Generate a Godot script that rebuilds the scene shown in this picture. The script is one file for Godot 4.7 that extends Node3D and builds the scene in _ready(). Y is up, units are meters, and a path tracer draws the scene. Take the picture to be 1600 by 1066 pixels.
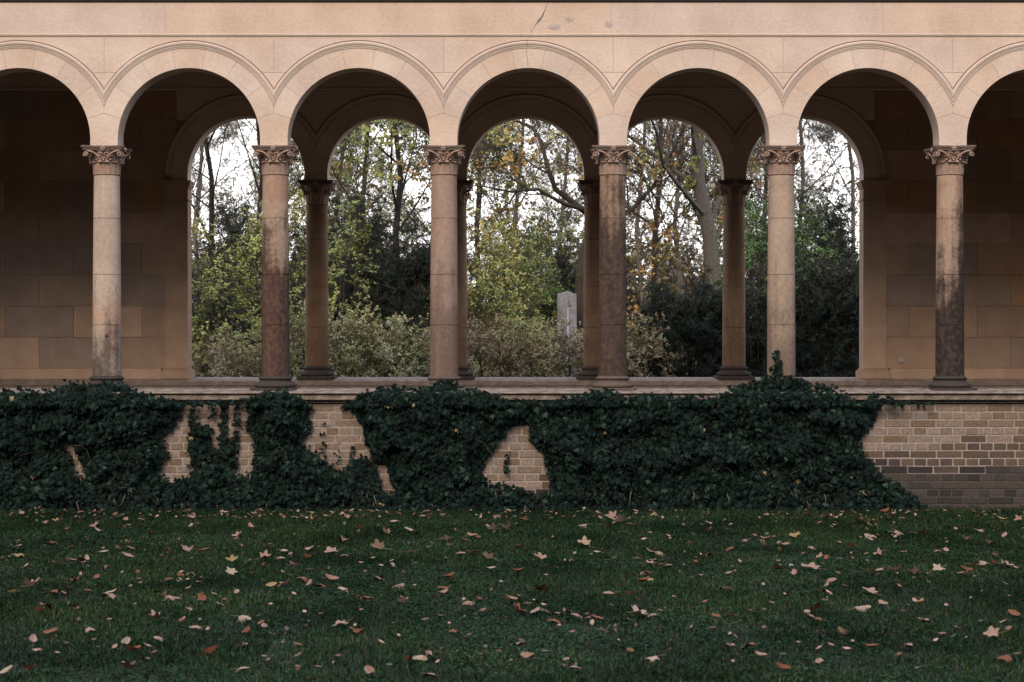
extends Node3D
# A loggia of round arches on slim columns above an ivy-grown brick wall, lawn with fallen leaves in front, autumn garden behind.
const E := 1.67            # eye height above the lawn; heights of the building are given relative to it
const CAM_Z := 18.0
const F := 2826.0          # focal length in pixels of the 1600 pixel wide photograph
const BAY := 1.6904
const X0 := 0.164          # middle of the bay in front of the camera
const ZB := -3.87          # inner face of the rear arcade
const T := 0.26            # thickness of the arcades
const R_IN := 0.708
const HC := 2.01           # arch centre
const H_CAP := 1.943       # top of the capitals

var rng := RandomNumberGenerator.new()
var used := {}
var M := {}

# ---------------------------------------------------------------- mesh helper
class Buf:
	var v := PackedVector3Array()
	var n := PackedVector3Array()
	var c := PackedColorArray()
	var u := PackedVector2Array()
	var col := Color(1, 1, 1)
	func tri(a: Vector3, b: Vector3, d: Vector3) -> void:      # counter-clockwise seen from outside
		var nn := (b - a).cross(d - a).normalized()
		smooth(a, b, d, nn, nn, nn)
	func smooth(a: Vector3, b: Vector3, d: Vector3, na: Vector3, nb: Vector3, nd: Vector3) -> void:
		v.append(a); v.append(d); v.append(b)
		n.append(na); n.append(nd); n.append(nb)
		c.append(col); c.append(col); c.append(col)
	func quad(a: Vector3, b: Vector3, d: Vector3, e: Vector3) -> void:
		tri(a, b, d); tri(a, d, e)
	func squad(a: Vector3, b: Vector3, d: Vector3, e: Vector3, na: Vector3, nb: Vector3, nd: Vector3, ne: Vector3) -> void:
		smooth(a, b, d, na, nb, nd); smooth(a, d, e, na, nd, ne)
	func box(lo: Vector3, hi: Vector3) -> void:
		var p := []
		for i in 8:
			p.append(Vector3(hi.x if i & 1 else lo.x, hi.y if i & 2 else lo.y, hi.z if i & 4 else lo.z))
		quad(p[4], p[5], p[7], p[6]); quad(p[1], p[0], p[2], p[3]); quad(p[5], p[1], p[3], p[7])
		quad(p[0], p[4], p[6], p[2]); quad(p[6], p[7], p[3], p[2]); quad(p[0], p[1], p[5], p[4])
	func add(b: Buf, t: Transform3D) -> void:
		v.append_array(t * b.v)
		n.append_array(Transform3D(t.basis.orthonormalized(), Vector3.ZERO) * b.n)
		c.append_array(b.c)
	# polygon (counter-clockwise in x, y) given depth, front edges bevelled
	func prism(poly: PackedVector2Array, z0: float, z1: float, bev: float) -> void:
		var k := poly.size()
		var ins := PackedVector2Array()
		for i in k:
			var p := poly[i]
			var d0 := (p - poly[(i + k - 1) % k]).normalized()
			var d1 := (poly[(i + 1) % k] - p).normalized()
			var n0 := Vector2(-d0.y, d0.x)
			var n1 := Vector2(-d1.y, d1.x)
			var m := n0 + n1
			m = m / maxf(0.35, m.length_squared() * 0.5)
			ins.append(p + m * bev)
		for i in k:
			var a := poly[i]
			var b := poly[(i + 1) % k]
			var ia := ins[i]
			var ib := ins[(i + 1) % k]
			quad(Vector3(a.x, a.y, z0), Vector3(b.x, b.y, z0), Vector3(b.x, b.y, z1 - bev), Vector3(a.x, a.y, z1 - bev))
			quad(Vector3(a.x, a.y, z1 - bev), Vector3(b.x, b.y, z1 - bev), Vector3(ib.x, ib.y, z1), Vector3(ia.x, ia.y, z1))
		var ix := Geometry2D.triangulate_polygon(ins)
		for q in range(0, ix.size(), 3):
			var a := ins[ix[q]]
			var b := ins[ix[q + 1]]
			var d := ins[ix[q + 2]]
			if (b - a).cross(d - a) < 0:
				var s := b
				b = d
				d = s
			tri(Vector3(a.x, a.y, z1), Vector3(b.x, b.y, z1), Vector3(d.x, d.y, z1))
		ix = Geometry2D.triangulate_polygon(poly)
		for q in range(0, ix.size(), 3):
			var a := poly[ix[q]]
			var b := poly[ix[q + 1]]
			var d := poly[ix[q + 2]]
			if (b - a).cross(d - a) > 0:
				var s := b
				b = d
				d = s
			tri(Vector3(a.x, a.y, z0), Vector3(b.x, b.y, z0), Vector3(d.x, d.y, z0))
	# profile of (radius, height) turned about y, v of the texture runs with height
	func lathe(prof: Array, sides: int, v0 := 0.0, v1 := 1.0) -> void:
		var y0: float = prof[0].y
		var y1: float = prof[-1].y
		for i in prof.size() - 1:
			var p: Vector2 = prof[i]
			var q: Vector2 = prof[i + 1]
			var d := (q - p).normalized()
			var nr := d.y
			var ny := -d.x
			var va := lerpf(v0, v1, (p.y - y0) / maxf(0.0001, y1 - y0))
			var vb := lerpf(v0, v1, (q.y - y0) / maxf(0.0001, y1 - y0))
			for s in sides:
				var a0 := TAU * s / sides
				var a1 := TAU * (s + 1) / sides
				var e0 := Vector3(sin(a0), 0, cos(a0))
				var e1 := Vector3(sin(a1), 0, cos(a1))
				squad(e0 * p.x + Vector3(0, p.y, 0), e1 * p.x + Vector3(0, p.y, 0), e1 * q.x + Vector3(0, q.y, 0), e0 * q.x + Vector3(0, q.y, 0),
					e0 * nr + Vector3(0, ny, 0), e1 * nr + Vector3(0, ny, 0), e1 * nr + Vector3(0, ny, 0), e0 * nr + Vector3(0, ny, 0))
				var t0 := float(s) / sides
				var t1 := float(s + 1) / sides
				for w in [Vector2(t0, va), Vector2(t1, vb), Vector2(t1, va), Vector2(t0, va), Vector2(t0, vb), Vector2(t1, vb)]:
					u.append(w)
	func tube(pts: PackedVector3Array, rad: PackedFloat32Array, sides: int) -> void:
		var side := Vector3.RIGHT
		var rings := []
		for i in pts.size():
			var d := (pts[mini(i + 1, pts.size() - 1)] - pts[maxi(i - 1, 0)]).normalized()
			side = (side - d * side.dot(d))
			if side.length() < 0.05:
				side = d.cross(Vector3(0.3, 0.2, 0.9))
			side = side.normalized()
			var up := d.cross(side)
			var ring := []
			for s in sides:
				var a := TAU * s / sides
				ring.append(side * cos(a) + up * sin(a))
			rings.append(ring)
		for i in pts.size() - 1:
			for s in sides:
				var s1 := (s + 1) % sides
				var a: Vector3 = rings[i][s]
				var b: Vector3 = rings[i][s1]
				var d: Vector3 = rings[i + 1][s1]
				var e: Vector3 = rings[i + 1][s]
				squad(pts[i] + a * rad[i], pts[i] + b * rad[i], pts[i + 1] + d * rad[i + 1], pts[i + 1] + e * rad[i + 1], a, b, d, e)
	func ball(at: Vector3, r: Vector3, sides := 8) -> void:
		var rows := sides / 2
		for i in rows:
			for s in sides:
				var q := []
				for w in [[i, s], [i, s + 1], [i + 1, s + 1], [i + 1, s]]:
					var la: float = -PI / 2 + PI * w[0] / rows
					var lo: float = TAU * w[1] / sides
					q.append(Vector3(cos(la) * sin(lo), sin(la), cos(la) * cos(lo)))
				squad(at + q[0] * r, at + q[1] * r, at + q[2] * r, at + q[3] * r, q[0], q[1], q[2], q[3])
	func mesh(mat: Material) -> ArrayMesh:
		var a := []
		a.resize(Mesh.ARRAY_MAX)
		a[Mesh.ARRAY_VERTEX] = v
		a[Mesh.ARRAY_NORMAL] = n
		a[Mesh.ARRAY_COLOR] = c
		if u.size() == v.size():
			a[Mesh.ARRAY_TEX_UV] = u
		var m := ArrayMesh.new()
		m.add_surface_from_arrays(Mesh.PRIMITIVE_TRIANGLES, a)
		m.surface_set_material(0, mat)
		return m

# ---------------------------------------------------------------- node helpers
func numbered(called: String) -> String:
	used[called] = used.get(called, -1) + 1
	return called if used[called] == 0 else "%s_%03d" % [called, used[called]]

func thing(called: String, label: String, category: String, at := Vector3.ZERO, group := "", kind := "") -> Node3D:
	var o := Node3D.new()
	o.name = numbered(called)
	add_child(o)
	o.position = at
	tag(o, label, category, group, kind)
	return o

func tag(o: Node, label: String, category: String, group := "", kind := "") -> void:
	if label: o.set_meta("label", label)
	if category: o.set_meta("category", category)
	if group: o.set_meta("group", group)
	if kind: o.set_meta("kind", kind)

func part(called: String, parent: Node, m: Mesh = null, at := Vector3.ZERO) -> Node3D:
	var o: Node3D
	if m:
		o = MeshInstance3D.new()
		o.mesh = m
	else:
		o = Node3D.new()
	o.name = called
	parent.add_child(o, true)
	o.position = at
	return o

func many(called: String, parent: Node, m: Mesh, where: Array, colors: Array = []) -> MultiMeshInstance3D:
	var mm := MultiMesh.new()
	mm.transform_format = MultiMesh.TRANSFORM_3D
	mm.use_colors = colors.size() > 0
	mm.mesh = m
	mm.instance_count = where.size()
	for i in where.size():
		mm.set_instance_transform(i, where[i])
		if colors.size():
			mm.set_instance_color(i, colors[i])
	var o := MultiMeshInstance3D.new()
	o.multimesh = mm
	o.name = called
	parent.add_child(o, true)
	o.set_meta("kind", "stuff")
	return o

# a point of the place from its pixel in the 1600 x 1066 photograph and its z
func P(px: float, py: float, z: float) -> Vector3:
	var d := CAM_Z - z
	return Vector3((px - 800.0) / F * d, E + (533.0 - py) / F * d, z)

# ---------------------------------------------------------------- materials
func lin(r: float, g: float, b: float) -> Color:
	return Color(r, g, b).linear_to_srgb()

func noise(s: int, freq: float, oct := 4) -> FastNoiseLite:
	var f := FastNoiseLite.new()
	f.seed = s
	f.noise_type = FastNoiseLite.TYPE_SIMPLEX_SMOOTH
	f.frequency = freq
	f.fractal_octaves = oct
	return f

# seamless mottled picture: coarse patches and fine grain between two colours
func mottled(s: int, lo: Color, hi: Color, size := 512, coarse := 0.006, fine := 0.09, share := 0.35) -> ImageTexture:
	var a := noise(s, coarse, 5).get_seamless_image(size, size)
	var b := noise(s + 7, fine, 3).get_seamless_image(size, size)
	a.convert(Image.FORMAT_L8)
	b.convert(Image.FORMAT_L8)
	var da := a.get_data()
	var db := b.get_data()
	var out := PackedByteArray()
	out.resize(size * size * 3)
	for i in size * size:
		var t := clampf((da[i] * (1.0 - share) + db[i] * share) / 255.0, 0.0, 1.0)
		var k := lo.lerp(hi, t)
		out[i * 3] = int(k.r * 255)
		out[i * 3 + 1] = int(k.g * 255)
		out[i * 3 + 2] = int(k.b * 255)
	return ImageTexture.create_from_image(Image.create_from_data(size, size, false, Image.FORMAT_RGB8, out))

func mat(color: Color, rough := 0.9, tex: Texture2D = null, scale := 1.0, relief: Texture2D = null, depth := 0.5) -> StandardMaterial3D:
	var m := StandardMaterial3D.new()
	m.albedo_color = color
	m.roughness = rough
	m.metallic_specular = 0.35
	if tex:
		m.albedo_texture = tex
	if relief:
		m.normal_enabled = true
		m.normal_texture = relief
		m.normal_scale = depth
	if tex or relief:
		m.uv1_triplanar = true
		m.uv1_world_triplanar = true
		m.uv1_scale = Vector3.ONE * scale
	return m

func leaf_mat(rough := 0.55, back := 0.3) -> StandardMaterial3D:
	var m := StandardMaterial3D.new()
	m.vertex_color_use_as_albedo = true
	m.roughness = rough
	m.metallic_specular = 0.35
	m.cull_mode = BaseMaterial3D.CULL_DISABLED
	if back > 0:
		m.backlight_enabled = true
		m.backlight = Color(back, back, back * 0.7)
	return m

func bump(s: int, freq: float, strength: float) -> ImageTexture:
	var im := noise(s, freq, 4).get_seamless_image(512, 512)
	im.convert(Image.FORMAT_RGBA8)
	im.bump_map_to_normal_map(strength)
	return ImageTexture.create_from_image(im)

func make_materials() -> void:
	var mott := mottled(3, Color(0.86, 0.83, 0.81), Color(1.0, 1.0, 1.0))
	var mott2 := mottled(11, Color(0.70, 0.66, 0.64), Color(1.0, 0.99, 0.97), 512, 0.012, 0.12, 0.45)
	var grain := bump(5, 0.11, 5.0)
	M.mott = mott
	M.grain = grain
	M.stone = []
	for c in [lin(0.62, 0.495, 0.405), lin(0.60, 0.49, 0.415), lin(0.63, 0.51, 0.42), lin(0.61, 0.475, 0.375)]:
		M.stone.append(mat(c, 0.92, mott, 0.42, grain, 0.10))
	M.ashlar = []
	for c in [lin(0.44, 0.31, 0.22), lin(0.38, 0.28, 0.21), lin(0.44, 0.28, 0.17), lin(0.35, 0.27, 0.22), lin(0.50, 0.36, 0.265)]:
		M.ashlar.append(mat(c, 0.92, mott, 0.8, grain, 0.4))
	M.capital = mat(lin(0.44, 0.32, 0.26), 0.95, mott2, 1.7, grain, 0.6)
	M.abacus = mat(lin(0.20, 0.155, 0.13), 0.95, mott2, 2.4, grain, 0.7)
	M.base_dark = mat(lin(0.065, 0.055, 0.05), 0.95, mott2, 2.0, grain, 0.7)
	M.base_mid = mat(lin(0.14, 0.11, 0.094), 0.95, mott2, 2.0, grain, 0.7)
	M.coping = mat(lin(0.40, 0.32, 0.27), 0.85, mottled(23, Color(0.45, 0.43, 0.42), Color(1, 1, 1), 512, 0.016, 0.1, 0.35), 0.9, grain, 0.6)
	M.sill = mat(lin(0.36, 0.295, 0.255), 0.85, mottled(29, Color(0.6, 0.57, 0.55), Color(1, 1, 1), 512, 0.016, 0.1, 0.35), 0.9, grain, 0.6)
	M.mortar_in = mat(lin(0.40, 0.30, 0.24), 1.0, mott2, 1.0)
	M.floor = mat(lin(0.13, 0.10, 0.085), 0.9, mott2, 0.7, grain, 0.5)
	M.roof = mat(lin(0.06, 0.05, 0.048), 0.8, mott2, 1.2)
	M.crack = mat(lin(0.05, 0.035, 0.03), 1.0)
	M.patch = mat(lin(0.56, 0.49, 0.47), 0.95, mott2, 3.0)
	var bt := mottled(41, Color(0.55, 0.52, 0.50), Color(1, 1, 1), 512, 0.02, 0.12, 0.5)
	M.brick = []
	for c in [lin(0.38, 0.30, 0.23), lin(0.33, 0.26, 0.195), lin(0.44, 0.355, 0.295), lin(0.38, 0.315, 0.27), lin(0.28, 0.205, 0.14), lin(0.40, 0.31, 0.245)]:
		M.brick.append(mat(c, 0.92, bt, 2.6, grain, 0.9))
	M.sooty = []
	for c in [lin(0.085, 0.073, 0.064), lin(0.115, 0.095, 0.08), lin(0.06, 0.055, 0.051)]:
		M.sooty.append(mat(c, 0.95, bt, 2.6, grain, 0.9))
	M.all_bricks = M.brick + M.sooty
	for c in [lin(0.17, 0.13, 0.095), lin(0.21, 0.155, 0.105), lin(0.14, 0.11, 0.09)]:
		M.all_bricks.append(mat(c, 0.95, bt, 2.6, grain, 0.9))
	M.pointing = mat(lin(0.48, 0.42, 0.40), 1.0, mott2, 3.0, grain, 0.9)
	M.pointing_dark = mat(lin(0.15, 0.132, 0.122), 1.0, bt, 3.0, grain, 0.9)
	M.soil = mat(lin(0.035, 0.03, 0.02), 1.0, mott2, 0.8, grain, 1.0)
	M.lawn = mat(lin(0.010, 0.016, 0.009), 1.0, mott2, 0.6, grain, 1.0)
	M.bark = mat(lin(0.10, 0.082, 0.066), 0.95, bt, 2.0, bump(57, 0.06, 8.0), 1.0)
	M.bark_grey = mat(lin(0.21, 0.19, 0.165), 0.95, bt, 2.0, bump(58, 0.06, 8.0), 1.0)
	M.bark_dark = mat(lin(0.05, 0.043, 0.038), 0.95, bt, 2.0)
	M.twig = mat(lin(0.09, 0.072, 0.06), 0.9)
	M.twig_red = mat(lin(0.17, 0.115, 0.09), 0.9)
	M.leaf = leaf_mat(0.55, 0.35)
	M.needle = leaf_mat(0.6, 0.05)
	M.ivy = leaf_mat(0.5, 0.03)
	M.ivy.metallic_specular = 0.16
	M.runner = mat(lin(0.12, 0.095, 0.07), 0.9)
	M.ivy_stem = mat(lin(0.10, 0.08, 0.06), 0.9)
	M.grass = leaf_mat(0.65, 0.1)
	M.grass.metallic_specular = 0.1
	M.stele = mat(lin(0.30, 0.32, 0.37), 0.85, mott2, 1.5)
	M.fallen = []
	for c in [lin(0.36, 0.235, 0.18), lin(0.43, 0.335, 0.245), lin(0.22, 0.085, 0.04), lin(0.34, 0.24, 0.11), lin(0.24, 0.26, 0.12), lin(0.10, 0.06, 0.05)]:
		var m := mat(c, 0.75, bt, 9.0)
		m.cull_mode = BaseMaterial3D.CULL_DISABLED
		M.fallen.append(m)

# ---------------------------------------------------------------- columns
# weathering of one shaft: blotches and drips of soot, each with an outline, denser towards the foot where rain splashes
func shaft_mat(s: int, base: Color, stain: Color, red: Color, level: float, strength: float, lean: float) -> StandardMaterial3D:
	var w := 128
	var h := 512
	var f := noise(s, 0.018, 5)
	var g := noise(s + 1, 0.09, 3)
	var d := noise(s + 2, 0.03, 4)
	var im := Image.create(w, h, false, Image.FORMAT_RGB8)
	for y in h:
		var v := 1.0 - float(y) / h                 # 1 at the top
		for x in w:
			var a := TAU * x / w
			var q := Vector3(sin(a) * 20.0, y * 0.5, cos(a) * 20.0)
			var n := f.get_noise_3dv(q)
			var drip := d.get_noise_3d(q.x * 2.4, q.y * 0.12, q.z * 2.4)
			var k := (level - v) * 2.0 + n * 0.62 + drip * 0.5 + g.get_noise_3dv(q * 2.0) * 0.25 + sin(a) * lean
			var dark := smoothstep(-0.35, 0.6, k) * strength
			dark = clampf(dark * (0.97 + 0.14 * g.get_noise_3dv(q * 1.3)), 0.0, 0.97)
			var rr := smoothstep(0.12, 0.34, f.get_noise_3d(q.z * 0.7 + 90, q.y * 0.8, q.x * 0.7)) * 0.6
			var c := base.lerp(red, rr)
			c = c * (1.0 + 0.22 * n + 0.18 * g.get_noise_3dv(q * 1.6) + 0.15 * drip)
			c = c.lerp(stain * (1.0 + 0.5 * drip), dark)
			im.set_pixel(x, y, Color(maxf(c.r, 0.01), maxf(c.g, 0.01), maxf(c.b, 0.01)).linear_to_srgb())
	var m := StandardMaterial3D.new()
	m.albedo_texture = ImageTexture.create_from_image(im)
	m.roughness = 0.92
	m.metallic_specular = 0.3
	return m

func capital_buf() -> Buf:
	var b := Buf.new()
	b.lathe([Vector2(0.126, 0), Vector2(0.134, 0.004), Vector2(0.137, 0.011), Vector2(0.134, 0.018), Vector2(0.122, 0.021)], 24)
	b.lathe([Vector2(0.122, 0.021), Vector2(0.120, 0.07), Vector2(0.122, 0.12), Vector2(0.132, 0.17), Vector2(0.152, 0.215), Vector2(0.172, 0.246)], 24)
	# two rings of tongue leaves
	for ring in 2:
		for k in 8:
			var a0 := TAU * (k + 0.5 * ring) / 8.0
			var top := 0.115 if ring == 0 else 0.165
			for i in 6:
				for j in 4:
					var q := []
					for w in [[i, j], [i, j + 1], [i + 1, j + 1], [i + 1, j]]:
						var t: float = w[0] / 6.0
						var s: float = (w[1] - 2.0) / 2.0
						var wide := (0.34 if ring == 0 else 0.26) * sqrt(maxf(0.0, 1.0 - pow(t, 4.0))) + 0.02
						var r: float = 0.124 + 0.011 * (1.0 - absf(s) * 0.8) + (0.012 * t + 0.034 * pow(t, 5.0)) + ring * 0.006 * t
						var y: float = 0.02 + top * sin(t * 1.75) / sin(1.57) - (0.012 * t * t * s * s)
						var a: float = a0 + s * wide
						q.append(Vector3(sin(a) * r, y, cos(a) * r))
					b.quad(q[0], q[1], q[2], q[3])
	# stems that swing to the corners and roll up under the abacus
	for face in 4:
		for s in [-1.0, 1.0]:
			var fa: float = face * PI / 2
			var pts := PackedVector3Array()
			var rad := PackedFloat32Array()
			for i in 9:
				var t := i / 8.0
				var a: float = fa + s * lerpf(0.14, 0.70, pow(t, 1.15))
				var r := lerpf(0.150, 0.238, t * t * 0.6 + t * 0.4)
				pts.append(Vector3(sin(a) * r, 0.125 + 0.108 * sin(t * 1.5), cos(a) * r))
				rad.append(0.010)
			var ca: float = fa + s * 0.70
			var outd := Vector3(sin(ca), 0, cos(ca))
			var tang: Vector3 = Vector3(cos(ca), 0, -sin(ca)) * s
			var ctr := outd * 0.243 + Vector3(0, 0.203, 0)
			for i in 13:
				var t := i / 12.0
				var an := PI / 2 - t * TAU * 1.2
				var rr := lerpf(0.030, 0.005, t)
				pts.append(ctr + (tang * cos(an) + Vector3(0, sin(an), 0)) * rr + outd * 0.010 * t)
				rad.append(lerpf(0.010, 0.006, t))
			b.tube(pts, rad, 6)
			# small inner scroll and buds
			var pi_ := PackedVector3Array()
			var ri := PackedFloat32Array()
			for i in 10:
				var t := i / 9.0
				var an := PI * 0.9 - t * TAU * 0.95
				var rr := lerpf(0.026, 0.006, t)
				var a: float = fa + s * (0.20 + cos(an) * rr / 0.17)
				pi_.append(Vector3(sin(a) * 0.170, 0.196 + sin(an) * rr, cos(a) * 0.170))
				ri.append(0.0065)
			b.tube(pi_, ri, 5)
			for w in [[0.26, 0.128, 0.157, 0.017], [0.08, 0.168, 0.158, 0.011], [0.42, 0.150, 0.165, 0.013]]:
				var a: float = fa + s * w[0]
				b.ball(Vector3(sin(a) * w[2], w[1], cos(a) * w[2]), Vector3.ONE * w[3], 8)
		var f2: float = face * PI / 2
		b.ball(Vector3(sin(f2) * 0.155, 0.148, cos(f2) * 0.155), Vector3.ONE * 0.014, 8)
		# flower on the abacus
		for k in 6:
			var an := TAU * k / 6.0
			var o := Vector3(cos(f2), 0, -sin(f2)) * cos(an) * 0.017 + Vector3(0, sin(an) * 0.017, 0)
			b.ball(Vector3(sin(f2) * 0.182, 0.258, cos(f2) * 0.182) + o, Vector3.ONE * 0.0125, 6)
		b.ball(Vector3(sin(f2) * 0.192, 0.258, cos(f2) * 0.192), Vector3.ONE * 0.010, 6)
	return b

func abacus_buf() -> Buf:
	var b := Buf.new()
	for lay in [[0.243, 0.262, 0.94], [0.262, 0.269, 0.98], [0.269, 0.287, 1.0]]:
		var poly := PackedVector2Array()
		for face in 4:
			var fa: float = face * PI / 2
			for i in 9:
				var s := (i - 4) / 4.0
				var p: Vector2 = Vector2(s * 0.196, -0.172 - 0.043 * s * s) * lay[2]
				poly.append(p.rotated(fa))
		var b2 := Buf.new()
		b2.prism(poly, lay[0], lay[1], 0.003)
		b.add(b2, Transform3D(Basis(Vector3.RIGHT, -PI / 2), Vector3.ZERO))
	return b

func base_buf() -> Buf:
	var b := Buf.new()
	var prof := [Vector2(0.225, 0.033)]
	for i in 7:
		var a := -PI / 2 + PI * i / 6.0
		prof.append(Vector2(0.188 + cos(a) * 0.022, 0.056 + sin(a) * 0.022))
	prof.append_array([Vector2(0.183, 0.080), Vector2(0.180, 0.086), Vector2(0.164, 0.092), Vector2(0.157, 0.102), Vector2(0.158, 0.112), Vector2(0.163, 0.116)])
	for i in 6:
		var a := -PI / 2 + PI * i / 5.0
		prof.append(Vector2(0.160 + cos(a) * 0.012, 0.128 + sin(a) * 0.012))
	prof.append_array([Vector2(0.152, 0.143), Vector2(0.150, 0.150), Vector2(0.144, 0.153)])
	b.lathe(prof, 28)
	var poly := PackedVector2Array()
	for p in [Vector2(-0.20, -0.23), Vector2(0.20, -0.23), Vector2(0.23, -0.20), Vector2(0.23, 0.20), Vector2(0.20, 0.23), Vector2(-0.20, 0.23), Vector2(-0.23, 0.20), Vector2(-0.23, -0.20)]:
		poly.append(p)
	var b2 := Buf.new()
	b2.prism(poly, -0.04, 0.034, 0.006)
	b2.u.resize(0)
	b.u.resize(0)
	b.add(b2, Transform3D(Basis(Vector3.RIGHT, -PI / 2), Vector3.ZERO))
	return b

func column(parent: Node, at: Vector3, shaft: Material, cap: Mesh, aba: Mesh, base: Mesh, label: String) -> void:
	var col := part("column", parent, null, at)
	if label: col.set_meta("label", label)
	part("base", col, base)
	var top := E + 1.656 - at.y
	var bot := 0.150
	var cuts := [bot, E + 0.159 - at.y, E + 0.662 - at.y, E + 1.223 - at.y, top]
	for i in 4:
		var y0: float = cuts[i]
		var y1: float = cuts[i + 1]
		var prof := []
		var k0 := (y0 - bot) / (top - bot)
		var k1 := (y1 - bot) / (top - bot)
		var rr := func(k: float) -> float: return 0.142 - 0.014 * pow(k, 1.5)
		prof.append(Vector2(rr.call(k0) - 0.006, y0 + 0.0005))
		prof.append(Vector2(rr.call(k0), y0 + 0.004))
		for j in range(1, 6):
			prof.append(Vector2(rr.call(lerpf(k0, k1, j / 6.0)), lerpf(y0, y1, j / 6.0)))
		prof.append(Vector2(rr.call(k1), y1 - 0.004))
		prof.append(Vector2(rr.call(k1) - 0.006, y1 - 0.0005))
		var b := Buf.new()
		b.lathe(prof, 32, 1.0 - k0, 1.0 - k1)
		part("drum", col, b.mesh(shaft))
	part("capital", col, cap, Vector3(0, top, 0))
	part("abacus", col, aba, Vector3(0, top, 0))

# ---------------------------------------------------------------- arches
func arc_pt(r: float, a: float) -> Vector2:          # angle from the vertical, positive to the right
	return Vector2(r * sin(a), HC + r * cos(a))

func arch(parent: Node, x: float, z: float, end_left: bool, end_right: bool) -> void:
	var ar := part("arch", parent, null, Vector3(x, E, z))
	var half := BAY / 2
	var g := 0.0007
	var cuts := [-73.0, -54.0, -31.5, -10.5, 10.5, 31.5, 54.0, 73.0]
	if end_left: cuts.push_front(-90.0)
	if end_right: cuts.append(90.0)
	var clip := func(r: float, a: float) -> float:
		if (a < 0 and end_left) or (a > 0 and end_right) or absf(sin(a)) < 0.01:
			return r
		return minf(r, (half - g) / absf(sin(a)))
	for i in cuts.size() - 1:
		var a0 := deg_to_rad(cuts[i])
		var a1 := deg_to_rad(cuts[i + 1])
		var poly := PackedVector2Array()
		var n := 9
		var e := g / 0.8
		if cuts[i] == -90.0:
			poly.append(Vector2(-0.905, H_CAP)); poly.append(Vector2(-R_IN, H_CAP))
		for k in n + 1:
			poly.append(arc_pt(R_IN, lerpf(a0 + e, a1 - e, float(k) / n)))
		if cuts[i + 1] == 90.0:
			poly.append(Vector2(R_IN, H_CAP)); poly.append(Vector2(0.905, H_CAP))
		for k in n + 1:
			var a := lerpf(a1 - e, a0 + e, float(k) / n)
			poly.append(arc_pt(clip.call(0.905, a), a))
		var b := Buf.new()
		b.prism(poly, -T, 0.0, 0.0012)
		part("voussoir", ar, b.mesh(M.stone[(i * 3 + int(absf(x) * 7)) % 4]))
	# moulded archivolt: fillets, a roll and a quirk along its outer edge
	var prof := [Vector2(0.9065, -0.01), Vector2(0.908, 0.006), Vector2(0.918, 0.006), Vector2(0.9185, -0.001), Vector2(0.9215, -0.001), Vector2(0.922, 0.011), Vector2(0.934, 0.012),
		Vector2(0.9345, 0.004), Vector2(0.9375, 0.004), Vector2(0.938, 0.014), Vector2(0.948, 0.019), Vector2(0.960, 0.021), Vector2(0.969, 0.018), Vector2(0.974, 0.010), Vector2(0.975, -0.014), Vector2(0.984, -0.014), Vector2(0.9845, -0.03)]
	var b := Buf.new()
	var lim := func(r: float, s: float) -> float:
		if (s < 0 and end_left) or (s > 0 and end_right):
			return PI / 2
		return asin(minf(1.0, half / r))
	for i in prof.size() - 1:
		var p: Vector2 = prof[i]
		var q: Vector2 = prof[i + 1]
		var steps := 60
		for k in steps:
			var w := []
			for c in [[p, k], [q, k], [q, k + 1], [p, k + 1]]:
				var t: float = -1.0 + 2.0 * c[1] / steps
				var a: float = t * lim.call(c[0].x, t)
				var o := arc_pt(c[0].x, a)
				w.append(Vector3(o.x, o.y, c[0].y))
			b.quad(w[3], w[2], w[1], w[0])
	part("archivolt", ar, b.mesh(M.stone[1]))
	# upper spandrel stone over the crown, cut to the moulding
	var hj := 2.675
	var ra := 0.9855
	var aj := acos((hj - HC) / ra)
	var top := PackedVector2Array([Vector2(-half + g, hj)])
	for k in 41:
		top.append(arc_pt(ra, lerpf(-aj, aj, k / 40.0)))
	top.append_array([Vector2(half - g, hj), Vector2(half - g, 3.03), Vector2(-half + g, 3.03)])
	b = Buf.new()
	b.prism(top, -T, -0.004, 0.002)
	part("spandrel_stone", ar, b.mesh(M.stone[int(absf(x) * 3) % 3]))
	# mortar core behind the joints
	b = Buf.new()
	for k in 40:
		for zz in [-0.012, -T + 0.012]:
			var w := []
			for c in [k, k + 1]:
				var a: float = lerpf(-PI / 2, PI / 2, c / 40.0)
				var r := R_IN + 0.006
				var o := arc_pt(r, a)
				if c == 0 or c == 40: o.y = H_CAP
				w.append(Vector3(o.x, o.y, zz))
				var r2 := minf(half / maxf(0.001, absf(sin(a))), (3.0 - HC) / maxf(0.001, cos(a)))
				var o2 := arc_pt(r2, a)
				if c == 0 or c == 40: o2.y = H_CAP
				w.append(Vector3(o2.x, o2.y, zz))
			if zz > -0.1: b.quad(w[0], w[2], w[3], w[1])
			else: b.quad(w[1], w[3], w[2], w[0])
		var o0 := arc_pt(R_IN + 0.006, lerpf(-PI / 2, PI / 2, k / 40.0))
		var o1 := arc_pt(R_IN + 0.006, lerpf(-PI / 2, PI / 2, (k + 1) / 40.0))
		b.quad(Vector3(o0.x, o0.y, -T + 0.012), Vector3(o1.x, o1.y, -T + 0.012), Vector3(o1.x, o1.y, -0.012), Vector3(o0.x, o0.y, -0.012))
	part("mortar", ar, b.mesh(M.mortar_in))

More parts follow.
